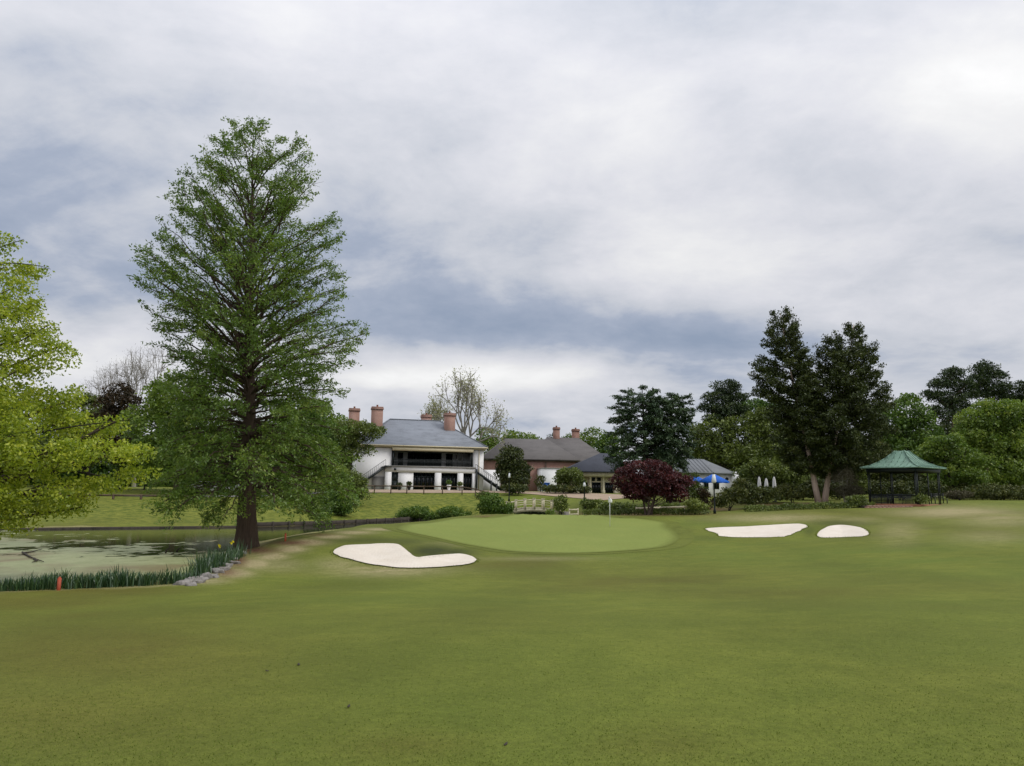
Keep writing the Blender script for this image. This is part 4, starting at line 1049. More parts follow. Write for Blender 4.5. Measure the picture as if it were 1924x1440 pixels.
# shrubs and low hedges behind the green
SH = [('large rounded dark green bush left of the footbridge', 925, 78, [(922, 945, 24, 20), (938, 955, 26, 16), (910, 955, 18, 14), (945, 962, 18, 10)], 'lf_green', .5),
      ('reddish-topped bush behind the large round one by the footbridge', 912, 86, [(908, 932, 16, 9)], 'lf_olive', .4),
      ('lush reedy green shrub on the far pond bank, left of two', 785, 86, [(782, 962, 30, 10), (765, 970, 22, 8), (810, 970, 24, 7)], 'lf_green', .6),
      ('lush reedy green shrub on the far pond bank, right of two', 842, 86, [(845, 962, 26, 10), (866, 968, 22, 8), (825, 971, 20, 6)], 'lf_green', .6),
      ('mixed green shrub at the right end of the footbridge', 1052, 79, [(1056, 943, 14, 16), (1052, 955, 12, 9)], 'lf_olive', .5),
      ('bright green low shrub under the right end of the footbridge', 1034, 76, [(1033, 962, 9, 4)], 'lf_lime', .5),
      ('added dark foliage standing for the shade under the footbridge', 1000, 86, [(985, 962, 22, 6), (1015, 962, 20, 6)], 'lf_dark', .2),  # dark foliage added to fill the bridge gap where only shade lies
      ('dark round shrub behind the lamp post, left end of the hedge', 1100, 72, [(1102, 948, 15, 11)], 'lf_olive', .35),
      ('yellow-green shrub in the hedge left of the flag', 1128, 72, [(1128, 951, 16, 11)], 'lf_olive', .6),
      ('dark clipped hedge section just behind the flag', 1160, 70, [(1150, 955, 24, 10), (1180, 957, 20, 9)], 'lf_olive', .35),
      ('olive hedge section under the burgundy maple', 1230, 71, [(1220, 955, 26, 10), (1260, 955, 24, 10)], 'lf_olive', .45),
      ('pale yellow-green mound shrub right of the burgundy maple', 1305, 66, [(1305, 949, 18, 11), (1318, 954, 12, 7)], 'lf_olive', .8),
      ('dusky purple low shrub left of the tall white-topped lamp post', 1330, 68, [(1330, 940, 13, 16), (1322, 928, 10, 10)], 'lf_maroon', .6),
      ('dark evergreen shrub right of the tall white-topped lamp post', 1368, 70, [(1362, 938, 20, 14), (1380, 928, 22, 14), (1350, 944, 12, 10)], 'lf_dark', .8),
      ('dark blue-green evergreen bank below the closed umbrellas', 1420, 72, [(1410, 925, 26, 15), (1440, 932, 30, 14), (1400, 940, 26, 9), (1390, 912, 16, 12)], 'lf_dark', .75),
      ('dark evergreen shrub between the closed umbrellas and the pale trunks', 1490, 74, [(1490, 925, 30, 16)], 'lf_dark', .8),
      ('small grey-green mound shrub at the gazebo front', 1728, 67, [(1728, 938, 16, 8)], 'lf_olive', .4),
      ('low shrub at the left front corner of the gazebo', 1610, 67, [(1610, 940, 20, 8)], 'lf_olive', .35),
      ('dark shrub left of the blue bin', 1016, 125, [(1014, 905, 9, 14)], 'lf_dark', .7),
      ('spreading small green tree before the cream pavilion', 1070, 112, [(1068, 892, 26, 14), (1080, 905, 24, 12), (1055, 902, 16, 10)], 'lf_olive', .45),
      ('dark hedge at the foot of the cream pavilion', 1060, 110, [(1050, 918, 34, 6), (1090, 920, 24, 6)], 'lf_dark', .6),
      ('dark shrub at the foot of the outside stairs right of the clubhouse', 960, 106, [(965, 918, 26, 8)], 'lf_dark', .6),
      ('orange-brown shrub between the burgundy maple and the blue umbrellas', 1300, 78, [(1298, 905, 18, 18), (1310, 925, 20, 16)], 'lf_olive', .25),
      ('dark shrub mass filling behind the burgundy maple', 1250, 84, [(1220, 915, 60, 16), (1275, 905, 20, 20)], 'lf_dark', .7),
      ('dark shrub mass under the right edge trees', 1880, 84, [(1850, 925, 60, 14), (1915, 925, 40, 14)], 'lf_dark', .8),
      ('dark shrub filling the ground behind the pale twin trunks', 1555, 84, [(1540, 918, 34, 20), (1580, 922, 26, 16), (1510, 925, 22, 14)], 'lf_dark', .6),
      ('dark shrub row behind the gazebo floor', 1690, 82, [(1650, 918, 30, 18), (1700, 920, 34, 17), (1745, 918, 28, 18)], 'lf_dark', .6),
      ('dark low shrub between the closed umbrellas and the annex', 1400, 80, [(1400, 915, 22, 16), (1455, 928, 40, 12)], 'lf_dark', .7),
      ('dry brownish low shrub right of the gazebo', 1805, 80, [(1800, 930, 26, 7)], 'lf_grey', .5)]
for i, (lb, bp, D_, lo, mt, tm) in enumerate(SH):
    broadleaf('shrub', lb, 'shrub', D_, bp, lo, M[mt], M['bark_dark'], 110 + i, leaf=(.20, .14) if D_ < 95 else (.3, .2), clump=.42 if D_ < 95 else .6, dens=.85, tr=.05, limbs=8, stems=3, tint_mid=tm, crown_name='foliage')

def hedge(label, p0, p1, D0, D1, h, wd, mt, seed):
    rng = np.random.default_rng(seed)
    A, B_ = gp(p0, D0), gp(p1, D1); L = np.linalg.norm(B_ - A)
    root = empty('hedge', (A + B_) / 2, 0, label, 'hedge')
    N = int(L * 420)
    t = rng.uniform(0, 1, N); c = A + (B_ - A) * t[:, None]; c[:, 2] = hgt1(c[:, 0], c[:, 1])
    a = rng.uniform(0, math.pi, N); s = rng.uniform(.75, 1.05, N)
    hh = h * (1 + .16 * np.sin(t * L * 2.1) + .10 * np.sin(t * L * 5.3 + 1))
    P = c + np.stack([0 * a, np.cos(a) * wd * s, np.sin(a) ** .6 * hh * s], 1) + rng.normal(size=(N, 3)) * .04
    leaves_obj('foliage', root, mt, P - np.array(root.location), rng.normal(size=(N, 3)), .15 * rng.uniform(.6, 1.3, N), .10 * rng.uniform(.6, 1.3, N), .4 + rng.normal(size=N) * .16 + .15 * np.sin(t * L * 1.3), rng)
    n = 30; P0 = A + (B_ - A) * np.linspace(0, 1, n)[:, None]; P0[:, 2] = hgt1(P0[:, 0], P0[:, 1])
    sg = P0 - np.array(root.location)
    V, q_ = segs_vf(sg - [0, 0, .1], sg + np.stack([rng.normal(size=n) * .1, rng.normal(size=n) * .1, np.full(n, h * .7)], 1), np.full(n, .03), np.full(n, .012), 4)
    build('stems', V, [q_], M['bark_dark'], root)['kind'] = 'stuff'
hedge('long low clipped hedge in front of the pale twin trunks', 1400, 1640, 67, 67, .45, .7, M['lf_olive'], 201)
hedge('low hedge running along the back of the green behind the flag', 1095, 1330, 68, 66, .45, .8, M['lf_olive'], 202)

# --- iris beds at the near pond edge
_spx = np.linspace(-40, 450, 50)
_srow = np.interp(_spx, [0, 110, 280, 330, 345, 380, 440], [1113, 1109, 1102, 1098, 1092, 1075, 1048])
_sp = np.array([ground_px(a, b, hgt1, 15, 60) for a, b in zip(_spx, _srow)])
def SHORE(px): return np.array([np.interp(px, _spx, _sp[:, k]) for k in range(3)])
def iris(label, pxs, n, h, seed, yellow=0, depth=1.0, row=None):
    rng = np.random.default_rng(seed)
    pts = []
    a, b = pxs
    for _ in range(n):
        px = rng.uniform(a, b)
        pts.append(SHORE(px) + np.array([rng.normal() * .12, abs(rng.normal()) * depth * .7 + .05, 0]))
    pts = np.array(pts); pts[:, 2] = np.maximum(hgt1(pts[:, 0], pts[:, 1]), WATER - .3)
    B = pts.mean(0); B[2] = pts[:, 2].min()
    root = empty('iris_clump', B, 0, label, 'plant', 'iris beds at the pond edge')
    cl = .55 + .75 * vnoise(pts[:, 0], pts[:, 1], 1.7, seed)
    o = blades('leaf_blades', root, M['lf_iris'], pts, h * .74 * rng.uniform(.5, 1.2, n) * cl, .030, rng, .34, .38, B); o['kind'] = 'stuff'
    if yellow:
        yp = pts[rng.choice(n, yellow)] + np.array([0, .2, h * .9]); N = yellow * 8
        P = np.repeat(yp, 8, 0) + rng.normal(size=(N, 3)) * .03
        for fl_ in range(yellow): leaves_obj('flower', root, M['lf_yellow'], P[fl_ * 8:fl_ * 8 + 8] - B, rng.normal(size=(8, 3)), np.full(8, .10), np.full(8, .07), rng.uniform(0, 1, 8), rng)
iris('leftmost iris clump at the near pond edge', (-25, 92), 620, .64, 301)
iris('long iris bed just right of the near red stake', (112, 272), 950, .66, 302)
iris('small iris clump between the long bed and the stones', (292, 338), 260, .6, 303)
iris('tall iris clump with yellow flowers below the cypress', (350, 438), 760, .9, 304, 2, 1.3)

# ------------------------------------------------------------------ buildings
def hip_roof(name, parent, mat, x0, x1, y0, y1, z0, zr, rx0, rx1, ry=None, thick=.18):
    ry = (y0 + y1) / 2 if ry is None else ry
    V = [(x0, y0, z0), (x1, y0, z0), (x1, y1, z0), (x0, y1, z0), (rx0, ry, zr), (rx1, ry, zr),
         (x0, y0, z0 - thick), (x1, y0, z0 - thick), (x1, y1, z0 - thick), (x0, y1, z0 - thick)]
    Fc = [[0, 1, 5, 4], [1, 2, 5], [2, 3, 4, 5], [3, 0, 4], [6, 7, 1, 0], [7, 8, 2, 1], [8, 9, 3, 2], [9, 6, 0, 3], [9, 8, 7, 6]]
    o = build(name, V, Fc, mat, parent)
    return o

def ridge_caps(roof, mat, x0, x1, y0, y1, z0, zr, rx0, rx1):
    ry = (y0 + y1) / 2
    beams('ridge_cap', roof, mat, [((rx0, ry, zr + .03), (rx1, ry, zr + .03), .25, .1)] +
          [((x, y, z0 + .03), (r, ry, zr + .03), .22, .08) for x, r in ((x0, rx0), (x1, rx1)) for y in (y0, y1)])

def chimney(roof, x, y, zb, zt, wx, wy, mat):
    c = box('chimney', roof, mat, x - wx / 2, x + wx / 2, y - wy / 2, y + wy / 2, zb, zt - .45)
    boxes('chimney_cap', c, mat, [(x - wx / 2 - .10, x + wx / 2 + .10, y - wy / 2 - .10, y + wy / 2 + .10, zt - .45, zt - .2), (x - wx / 2 - .04, x + wx / 2 + .04, y - wy / 2 - .04, y + wy / 2 + .04, zt - .2, zt)])
    lathe('flue', c, M['terracotta'], [(.18, zt), (.16, zt + .3), (.19, zt + .32), (.15, zt + .33)], 8, (x, y))
    return c

def glazed(parent, name, x0, x1, y, z0, z1, nv, nh, fr=.09, door=False):
    """a framed opening: frame part > panes"""
    L = [(x0, x0 + fr, y - .06, y + .06, z0, z1), (x1 - fr, x1, y - .06, y + .06, z0, z1), (x0 + fr, x1 - fr, y - .06, y + .06, z1 - fr, z1)]
    if z0 > .2: L.append((x0 + fr, x1 - fr, y - .06, y + .06, z0, z0 + fr))
    for i in range(1, nv):
        xm = x0 + (x1 - x0) * i / nv; L.append((xm - fr * .4, xm + fr * .4, y - .045, y + .045, z0, z1 - fr))
    for j in range(1, nh):
        zm = z0 + (z1 - z0) * j / nh; L.append((x0 + fr, x1 - fr, y - .035, y + .035, zm - fr * .3, zm + fr * .3))
    o = boxes(name, parent, M['frame'], L)
    for i in range(nv):
        a = x0 + (x1 - x0) * i / nv + .03; b = x0 + (x1 - x0) * (i + 1) / nv - .03
        box('pane', o, M['glass'], a, b, y + .01, y + .025, z0 + .02, z1 - .03)
    return o

def stairs(parent, x_top, z_top, x_bot, z_bot, y0, y1, n, mat):
    st = beams('stair_stringer', parent, mat, [((x_top, y, z_top - .15), (x_bot, y, z_bot - .1), .08, .34) for y in (y0, y1)])
    for i in range(n):
        t = (i + .5) / n; x = x_top + (x_bot - x_top) * t; z = z_top + (z_bot - z_top) * t
        dxs = abs(x_bot - x_top) / n
        box('stair_tread', st, mat, x - dxs * .55, x + dxs * .55, y0 + .05, y1 - .05, z - .03, z + .02)
    hr = beams('stair_handrail', parent, mat, [((x_top, y, z_top + .95), (x_bot, y, z_bot + .95), .06, .06) for y in (y0, y1)])
    L = []
    for i in range(n + 1):
        t = i / n; x = x_top + (x_bot - x_top) * t; z = z_top + (z_bot - z_top) * t
        for y in (y0, y1): L.append((x - .02, x + .02, y - .02, y + .02, z, z + .93))
    o = boxes('balusters', hr, mat, L); o['kind'] = 'stuff'

HB = at(792, 922, 118)
house = empty('clubhouse', HB, math.radians(15), 'white two-storey clubhouse with a grey slate hip roof, balcony and four brick chimneys', 'building')
house.scale = (.89, 1, 1)
WX0, WX1, YB = -11.0, 10.9, 14.0
wall = boxes('wall', house, M['white'], [(WX0, -5.2, .5, .9, -1.2, 6.35), (9.0, WX1, .5, .9, -1.2, 6.35), (-5.2, 9.0, 4.6, 5.0, -1.2, 6.35),
     (WX0, WX0 + .4, .9, YB, -1.2, 6.35), (WX1 - .4, WX1, .9, YB, -1.2, 6.35), (WX0 + .4, WX1 - .4, YB - .4, YB, -1.2, 6.35), (-5.6, -5.2, .9, 4.6, 3.0, 6.35), (9.0, 9.4, .9, 4.6, 3.0, 6.35)])
# lower storey block: piers and lintel round the openings
OPEN = [(-5.2, -4.05), (-1.5, 2.2), (3.3, 6.15), (7.15, 8.75)]
xs = [-6.3] + [v_ for o_ in OPEN for v_ in o_] + [9.3]
box('lintel', wall, M['white'], -6.3, 9.3, -.3, .1, 2.72, 3.52)
for i in range(0, len(xs), 2):
    yo = .12 if i == 2 else 0.0
    box('pier', wall, M['white'], xs[i], xs[i + 1], -.3 + yo, .1 + yo, -1.2, 2.72)
for a in (-6.3, 8.9): box('side_wall', wall, M['white'], a, a + .4, .1, .49, -1.2, 3.52)
dr = box('door', house, M['frame'], -5.15, -4.1, .0, .06, 0, 2.7)
boxes('door_panel', dr, M['dark'], [(-5.02, -4.23, -.02, 0, .2, 1.2), (-5.02, -4.23, -.02, 0, 1.4, 2.5)])
for (a, b), nv in zip(OPEN[1:], (5, 4, 3)):
    glazed(house, 'french_window', a + .02, b - .02, .35, .05, 2.7, nv, 1)
    o = [c for c in house.children if c.name.startswith('french_window')][-1]
    boxes('transom', o, M['frame'], [(a + .02, b - .02, .30, .34, 2.05, 2.15)])
box('balcony_floor', house, M['concrete'], -6.4, 9.4, -.45, 4.6, 3.52, 3.68)
# balcony back wall openings
glazed(house, 'balcony_door', -1.9, 4.2, 4.52, 3.7, 6.0, 6, 1, .12)
glazed(house, 'balcony_window', -3.6, -2.7, 4.52, 3.9, 5.9, 2, 1)
glazed(house, 'balcony_window', 5.0, 6.2, 4.52, 3.7, 5.9, 2, 1)
for x in (-4.3, 7.0):
    ln = box('wall_lantern', house, M['dark'], x - .15, x + .15, 4.3, 4.58, 5.1, 5.6)
    prism('lantern_cap', ln, M['dark'], [(x - .2, 5.61), (x + .2, 5.61), (x, 5.8)], 4.26, 4.56)
ln = box('wall_lantern', house, M['dark'], -4.85, -4.5, -.5, -.31, 2.95, 3.3)
for x in (-4.95, 8.75): box('balcony_post', house, M['dark'], x - .16, x + .16, .3, .62, 3.68, 6.05)
for x in (6.6, 7.5): box('balcony_post', house, M['concrete'], x - .08, x + .08, 2.2, 2.36, 3.68, 6.05)
rl = beams('balcony_rail', house, M['dark'], [((-4.8, .25, 4.68), (8.6, .25, 4.68), .08, .08), ((-4.8, .25, 3.8), (8.6, .25, 3.8), .06, .06), ((-4.8, .25, 4.25), (8.6, .25, 4.25), .05, .05)])
o = boxes('balusters', rl, M['dark'], [(x, x + .05, .225, .275, 3.82, 4.65) for x in np.arange(-4.7, 8.55, .11)]); o['kind'] = 'stuff'
box('balcony_fascia', house, M['cream'], -5.15, 8.95, -.02, .45, 5.98, 6.42)
box('balcony_soffit', house, M['rail'], -5.15, 8.95, .46, 4.55, 6.1, 6.3)
boxes('cornice', house, M['cream'], [(WX0 - .35, WX1 + .35, .15, .48, 6.43, 6.66), (WX0 - .35, WX0 - .02, .48, YB + .3, 6.43, 6.66), (WX1 + .02, WX1 + .35, .48, YB + .3, 6.43, 6.66)])
RX = (-11.8, 11.5, -.05, 14.7, 6.84, 11.4, -4.9, 4.2)
roof = hip_roof('roof', house, M['slate'], *RX[:6], RX[6], RX[7]); ridge_caps(roof, M['slate'], *RX)
beams('gutter', house, M['cream'], [((RX[0], -.12, 6.72), (RX[1], -.12, 6.72), .12, .16)])
for (cpx, crow, dy_, zb, wd) in ((666, 768, 8.0, 6.9, 1.65), (709, 765, 5.5, 7.5, 1.75), (801, 780, 10.5, 9.0, 1.6), (845, 777, 5.0, 7.5, 1.65)):
    # put each stack where its sight line crosses the plane at that depth behind the front
    ca, sa = math.cos(math.radians(15)), math.sin(math.radians(15))
    D_ = 118.0
    for _ in range(12):
        p = at(cpx, crow, D_); lx = (p[0] - HB[0]) * ca + (p[1] - HB[1]) * sa; ly = -(p[0] - HB[0]) * sa + (p[1] - HB[1]) * ca
        D_ += (dy_ - ly) / ca
    chimney(roof, lx / .89, ly, zb, p[2] - HB[2], wd / .89, 1.2, M['brick_pink'])
stairs(house, -6.3, 3.6, -11.5, .2, -.6, .6, 17, M['dark'])
box('stair_landing', house, M['dark'], -6.9, -5.3, -.7, .7, 3.45, 3.51)
box('stair_wall', house, M['concrete'], -8.4, -6.31, .35, .55, -1.2, 2.0)
stairs(house, 9.3, 3.2, 14.6, .1, -.3, .8, 16, M['dark'])
box('stair_post', house, M['dark'], 9.35, 9.6, -.45, -.2, -.8, 3.4)
for x, h in ((12.1, 1.7), (13.1, 1.2)): box('stair_post', house, M['dark'], x - .1, x + .1, -.45, -.25, -.8, h)
boxes('low_wing', house, M['white'], [(10.92, 14.4, 2.0, 6.0, -1.2, 3.4)])
boxes('downpipe', house, M['cream'], [(10.0, 10.12, .36, .48, 0, 6.4)])

# terrace in front of the clubhouse
def ribbon(name, mat, pts, width, off, label, kind='structure'):
    P = np.array(pts, float)[:, :2]
    P = np.array([sum(wt * P[min(max(i + a - 1, 0), len(P) - 1)] for a, wt in enumerate(_cr(np.array(t)))) for i in range(len(P) - 1) for t in np.linspace(0, 1, 8, endpoint=False)] + [P[-1]])
    T = unit(np.gradient(P, axis=0)); Nn = np.stack([-T[:, 1], T[:, 0]], 1)
    V, m = [], 6
    for k in range(m + 1):
        q_ = P + Nn * (k / m - .5) * width
        V.append(np.concatenate([q_, (hgt1(q_[:, 0], q_[:, 1]) + off)[:, None]], 1))
    V = np.stack(V, 1).reshape(-1, 3); n = len(P)
    Fc = [[i * (m + 1) + k, i * (m + 1) + k + 1, (i + 1) * (m + 1) + k + 1, (i + 1) * (m + 1) + k] for i in range(n - 1) for k in range(m)]
    return tag(build(name, V, Fc, mat, None, True), label, kind=kind)
ribbon('terrace_paving', M['paving'], [gp(625, 108), gp(700, 110), gp(780, 111), gp(860, 112), gp(930, 113), gp(1010, 112), gp(1100, 106), gp(1180, 100)], 9, .06, 'pinkish paved terrace in front of the clubhouse')
ribbon('cart_path', M['concrete'], [gp(-60, 80), gp(60, 82), gp(140, 84), gp(250, 86), gp(380, 90), gp(520, 96), gp(625, 106)], 2.6, .05, 'pale cart path beyond the pond on the left')

def rail_fence(label, pts, hpost, mat, name='rail_fence', two=True, wd=.14):
    root = empty(name, gz(pts[0]), 0, label, 'fence'); o = np.array(root.location)
    tops = []
    for p in pts:
        q_ = gz(p); box('post', root, mat, *(q_[0] - o[0] + np.array([-wd / 2, wd / 2])), *(q_[1] - o[1] + np.array([-wd / 2, wd / 2])), q_[2] - o[2] - .3, q_[2] - o[2] + hpost)
        tops.append(q_ - o)
    for a, b in zip(tops[:-1], tops[1:]):
        beams('rail', root, mat, [(a + [0, -.08, hpost - .12], b + [0, -.08, hpost - .12], .06, .16)])
        if two: beams('rail', root, mat, [(a + [0, -.08, hpost * .45], b + [0, -.08, hpost * .45], .06, .12)])
rail_fence('brown post and rail fence along the clubhouse terrace', [gp(p, d) for p, d in ((632, 103.5), (668, 104), (703, 104.5), (734, 105), (764, 105.4), (796, 105.8), (831, 106.2), (868, 106), (893, 104), (915, 101))], 1.15, M['rail'], two=False)
rail_fence('weathered low rail fence beside the cart path on the left', [gp(p, d) for p, d in ((60, 78), (110, 78.8), (162, 79.6), (213, 80.4), (265, 81.5), (318, 82.6), (372, 84))], .55, M['rail'], two=False, wd=.18)

# timber bulkhead along the far pond edge: one thing, each pile its own part
bk = [water_px(a, b) for a, b in ((-200, 1000), (0, 996), (150, 994), (300, 992.5), (450, 991), (600, 987), (690, 983), (740, 980), (790, 977.0), (845, 974.0))]
bk = np.array(bk)
root = empty('timber_bulkhead', (bk[0][0], bk[0][1], WATER), 0, 'dark timber bulkhead along the far pond edge', 'retaining wall'); o_ = np.array(root.location)
rng = np.random.default_rng(5)
for i in range(len(bk) - 1):
    a, b = bk[i], bk[i + 1]; n = max(2, int(np.linalg.norm(b - a) / 1.5))
    a3 = np.append(a + np.array([.05, -.15]), WATER + .12) - o_; b3 = np.append(b + np.array([.05, -.15]), WATER + .12) - o_
    low = i < 4
    beams('board', root, M['bulkhead'], [(a3 - [0, 0, .12 * low], b3 - [0, 0, .12 * low], .08, .26 if low else .5)])
    for k in range(0 if low else n):
        p = a3 + (b3 - a3) * k / n
        lathe('pile', root, M['bulkhead'], [(.10, -.6), (.10, .30 + rng.uniform(0, .12)), (.06, .42)], 6, (p[0], p[1] - .12))

# brick building
BB = at(1010, 921, 148)
bb = empty('brick_building', BB, math.radians(8), 'long red brick building with a brown-grey hip roof and two chimneys', 'building')
s_ = 148 / F
def bx_(px): return (px - 1010) * s_
wl_ = box('wall', bb, M['brick'], bx_(915), bx_(1082), 0, 14, -2, 5.6)
box('wall', bb, M['brick'], bx_(1083), bx_(1150), 3, 18, -2, 5.45)
boxes('downpipe', bb, M['rail'], [(bx_(1024), bx_(1024) + .25, -.25, -.01, 0, 5.3)])
boxes('cornice', bb, M['rail'], [(bx_(915) - .2, bx_(1082) + .2, -.2, -.01, 5.35, 5.58)])
rf = hip_roof('roof', bb, M['shingle'], bx_(905), bx_(1090), -.6, 14.6, 5.85, 10.2, bx_(958), bx_(1042))
rf2 = hip_roof('roof', bb, M['shingle'], bx_(1018), bx_(1160), 2.4, 18.6, 5.8, 10.9, bx_(1046), bx_(1112))
chimney(rf2, bx_(1060) + .6, 10.5, 8.5, 13.0, 1.25, 1.0, M['brick']); chimney(rf2, bx_(1100) + .8, 11.5, 8.5, 12.8, 1.45, 1.0, M['brick'])
boxes('white_wing', bb, M['white'], [(bx_(1009), bx_(1046), -6, -.01, -2, 3.9)])
boxes('wing_coping', bb, M['concrete'], [(bx_(1009) - .1, bx_(1046) + .1, -6.1, -.01, 3.9, 4.05)])
for x in (bx_(960), bx_(990)): glazed(bb, 'window', x - .6, x + .6, -.02, 2.2, 4.4, 2, 3)

# cream pavilion with a charcoal roof
PB = at(1118, 923, 116)
pv = empty('cream_pavilion', PB, math.radians(4), 'low cream pavilion with columns and a charcoal hip roof', 'building')
s_ = 116 / F
def p_(px): return (px - 1118) * s_
box('wall', pv, M['cream'], p_(1062), p_(1190), .9, 9, -1, 2.7)
box('entablature', pv, M['cream_wood'], p_(1062) - .2, p_(1190), -.1, .88, 2.15, 2.75)
hip_roof('roof', pv, M['darkshingle'], p_(1058), p_(1194), -.6, 9.6, 2.95, 5.9, p_(1138), p_(1152))
for k, px in enumerate((1087, 1110, 1135, 1158)):
    c = lathe('column', pv, M['cream_wood'], [(.26, -.6), (.26, .1), (.17, .15), (.15, 1.95), (.24, 2.05), (.24, 2.14)], 10, (p_(px), .4))
for a, b in ((1092, 1106), (1114, 1131), (1139, 1154)):
    g = glazed(pv, 'arched_window', p_(a), p_(b), .88, -.3, 1.3, 3, 1)
for a, b in ((1114, 1120), (1124, 1131)): glazed(pv, 'upper_window', p_(a), p_(b), .88, 1.5, 2.05, 2, 1, .05)

# annex on the right
AB = at(1335, 921, 101)
an = empty('white_annex', AB, math.radians(10), 'low white annex with a pale grey roof behind the blue umbrellas', 'building')
s_ = 101 / F
def a_(px): return (px - 1335) * s_
box('wall', an, M['white'], a_(1262), a_(1378), 0, 7, -1.5, 2.05)
rf = hip_roof('roof', an, M['greyroof'], a_(1255), a_(1383), -.5, 7.5, 2.25, 4.15, a_(1280), a_(1344))
beams('roof_seams', rf, M['greyroof'], [((x, -.48, 2.29), (x, 3.5, 4.19), .06, .06) for x in np.arange(a_(1282), a_(1342), .55)])
prism('gable', an, M['white'], [(a_(1377), -1.5), (a_(1391), -1.5), (a_(1391), 1.6), (a_(1384), 2.4), (a_(1377), 1.8)], -.8, 3)
lathe('round_vent', an, M['dark'], [(.22, 0), (.22, .05)], 12).matrix_local = Matrix.Translation((a_(1368), -.02, 1.45)) @ Matrix.Rotation(math.radians(90), 4, 'X')
for a, b in ((1322, 1331), (1341, 1352)): glazed(an, 'window', a_(a), a_(b), -.02, .1, 1.5, 2, 2, .07)

# open blue umbrellas
def umbrella(label, px, D, row_edge, row_top, hw, seed):
    c = at(px, row_edge, D); g = hgt(c[0], c[1]); t = at(px, row_top, D)[2]
    root = empty('patio_umbrella', (c[0], c[1], g), .3, label, 'umbrella', 'open blue umbrellas by the annex')
    r = hw * D / F; ze, zt = c[2] - g, t - g
    n = 8; V = [(0, 0, zt)]; Fc = []
    for k in range(n):
        a = 2 * math.pi * k / n; V.append((r * math.cos(a), r * math.sin(a), ze))
        a2 = a + math.pi / n; V.append((r * .93 * math.cos(a2), r * .93 * math.sin(a2), ze + .06))
    for k in range(2 * n): Fc.append([0, 1 + k, 1 + (k + 1) % (2 * n)])
    m = 2 * n; V += [(x, y, z - .18) for (x, y, z) in V[1:1 + m]]
    for k in range(m): Fc.append([1 + k, 1 + m + k, 1 + m + (k + 1) % m, 1 + (k + 1) % m])
    cn = build('canopy', V, Fc, M['blue'], root)
    for k in range(n):
        a = 2 * math.pi * k / n
        beams('rib', cn, M['rail'], [((0, 0, zt - .06), (r * .98 * math.cos(a), r * .98 * math.sin(a), ze - .03), .03, .03)])
    lathe('pole', root, M['frame'], [(.03, 0), (.03, zt + .12)], 8); lathe('base', root, M['dark'], [(.3, 0), (.3, .06), (.08, .1)], 12)
umbrella('blue open patio umbrella, the left one beside the burgundy maple', 1300, 90, 905, 890, 30, 1)
umbrella('blue open patio umbrella, the right one before the annex wall', 1341, 88, 905, 890, 29, 2)
# closed white umbrellas
for k, (px, r0, r1, lb) in enumerate(((1427, 896, 919, 'closed white patio umbrella, leftmost of three'), (1440, 899, 916, 'closed white patio umbrella, the middle and shortest of three'), (1455, 896, 918, 'closed white patio umbrella, rightmost of three'))):
    D = 82; c = at(px, r1, D); g = hgt(c[0], c[1]); zt = at(px, r0, D)[2] - g; zb = c[2] - g
    root = empty('closed_umbrella', (c[0], c[1], g), 0, lb, 'umbrella', 'closed white umbrellas')
    V, Fc, n = [], [], 16
    for (r, t) in ((.03, 0), (.10, .12), (.15, .5), (.18, .85), (.17, 1.0)):
        for i in range(n):
            a = 2 * math.pi * i / n; rr = r * (1 + (.18 if i % 2 else -.12)); V.append((rr * math.cos(a), rr * math.sin(a), zt + (zb - zt) * t))
    for j in range(4):
        for i in range(n): Fc.append([j * n + i, j * n + (i + 1) % n, (j + 1) * n + (i + 1) % n, (j + 1) * n + i])
    build('folded_canopy', V, Fc, M['canvas'], root, True)
    lathe('pole', root, M['frame'], [(.03, 0), (.03, zt + .08)], 6); lathe('base', root, M['dark'], [(.28, 0), (.28, .06), (.07, .1)], 10)

# lamp posts
def lamp(label, px, D, row_top, lh, lw):
    t = at(px, row_top, D); g = hgt(t[0], t[1]); h = t[2] - g
    root = empty('lamp_post', (t[0], t[1], g), 0, label, 'lamp post')
    lathe('post', root, M['dark'], [(.12, 0), (.12, .25), (.07, .4), (.055, h - lh - .05), (.09, h - lh)], 10)
    l = lathe('lantern', root, M['frost'], [(lw * .62, h - lh), (lw, h - lh + lh * .15), (lw * .5, h - .08)], 8)
    lathe('lantern_cap', l, M['frame'], [(lw * .62, h - .08), (lw * .3, h), (.02, h + .08)], 8)
lamp('tall lamp post with a white lantern before the annex', 1341, 66, 889, .85, .22)
lamp('slim lamp post with a small white lantern by the rounded evergreen', 957, 100, 888, .7, .16)
lamp('dark lamp post behind the hedge, left of the flag', 1098, 74, 905, .5, .15)

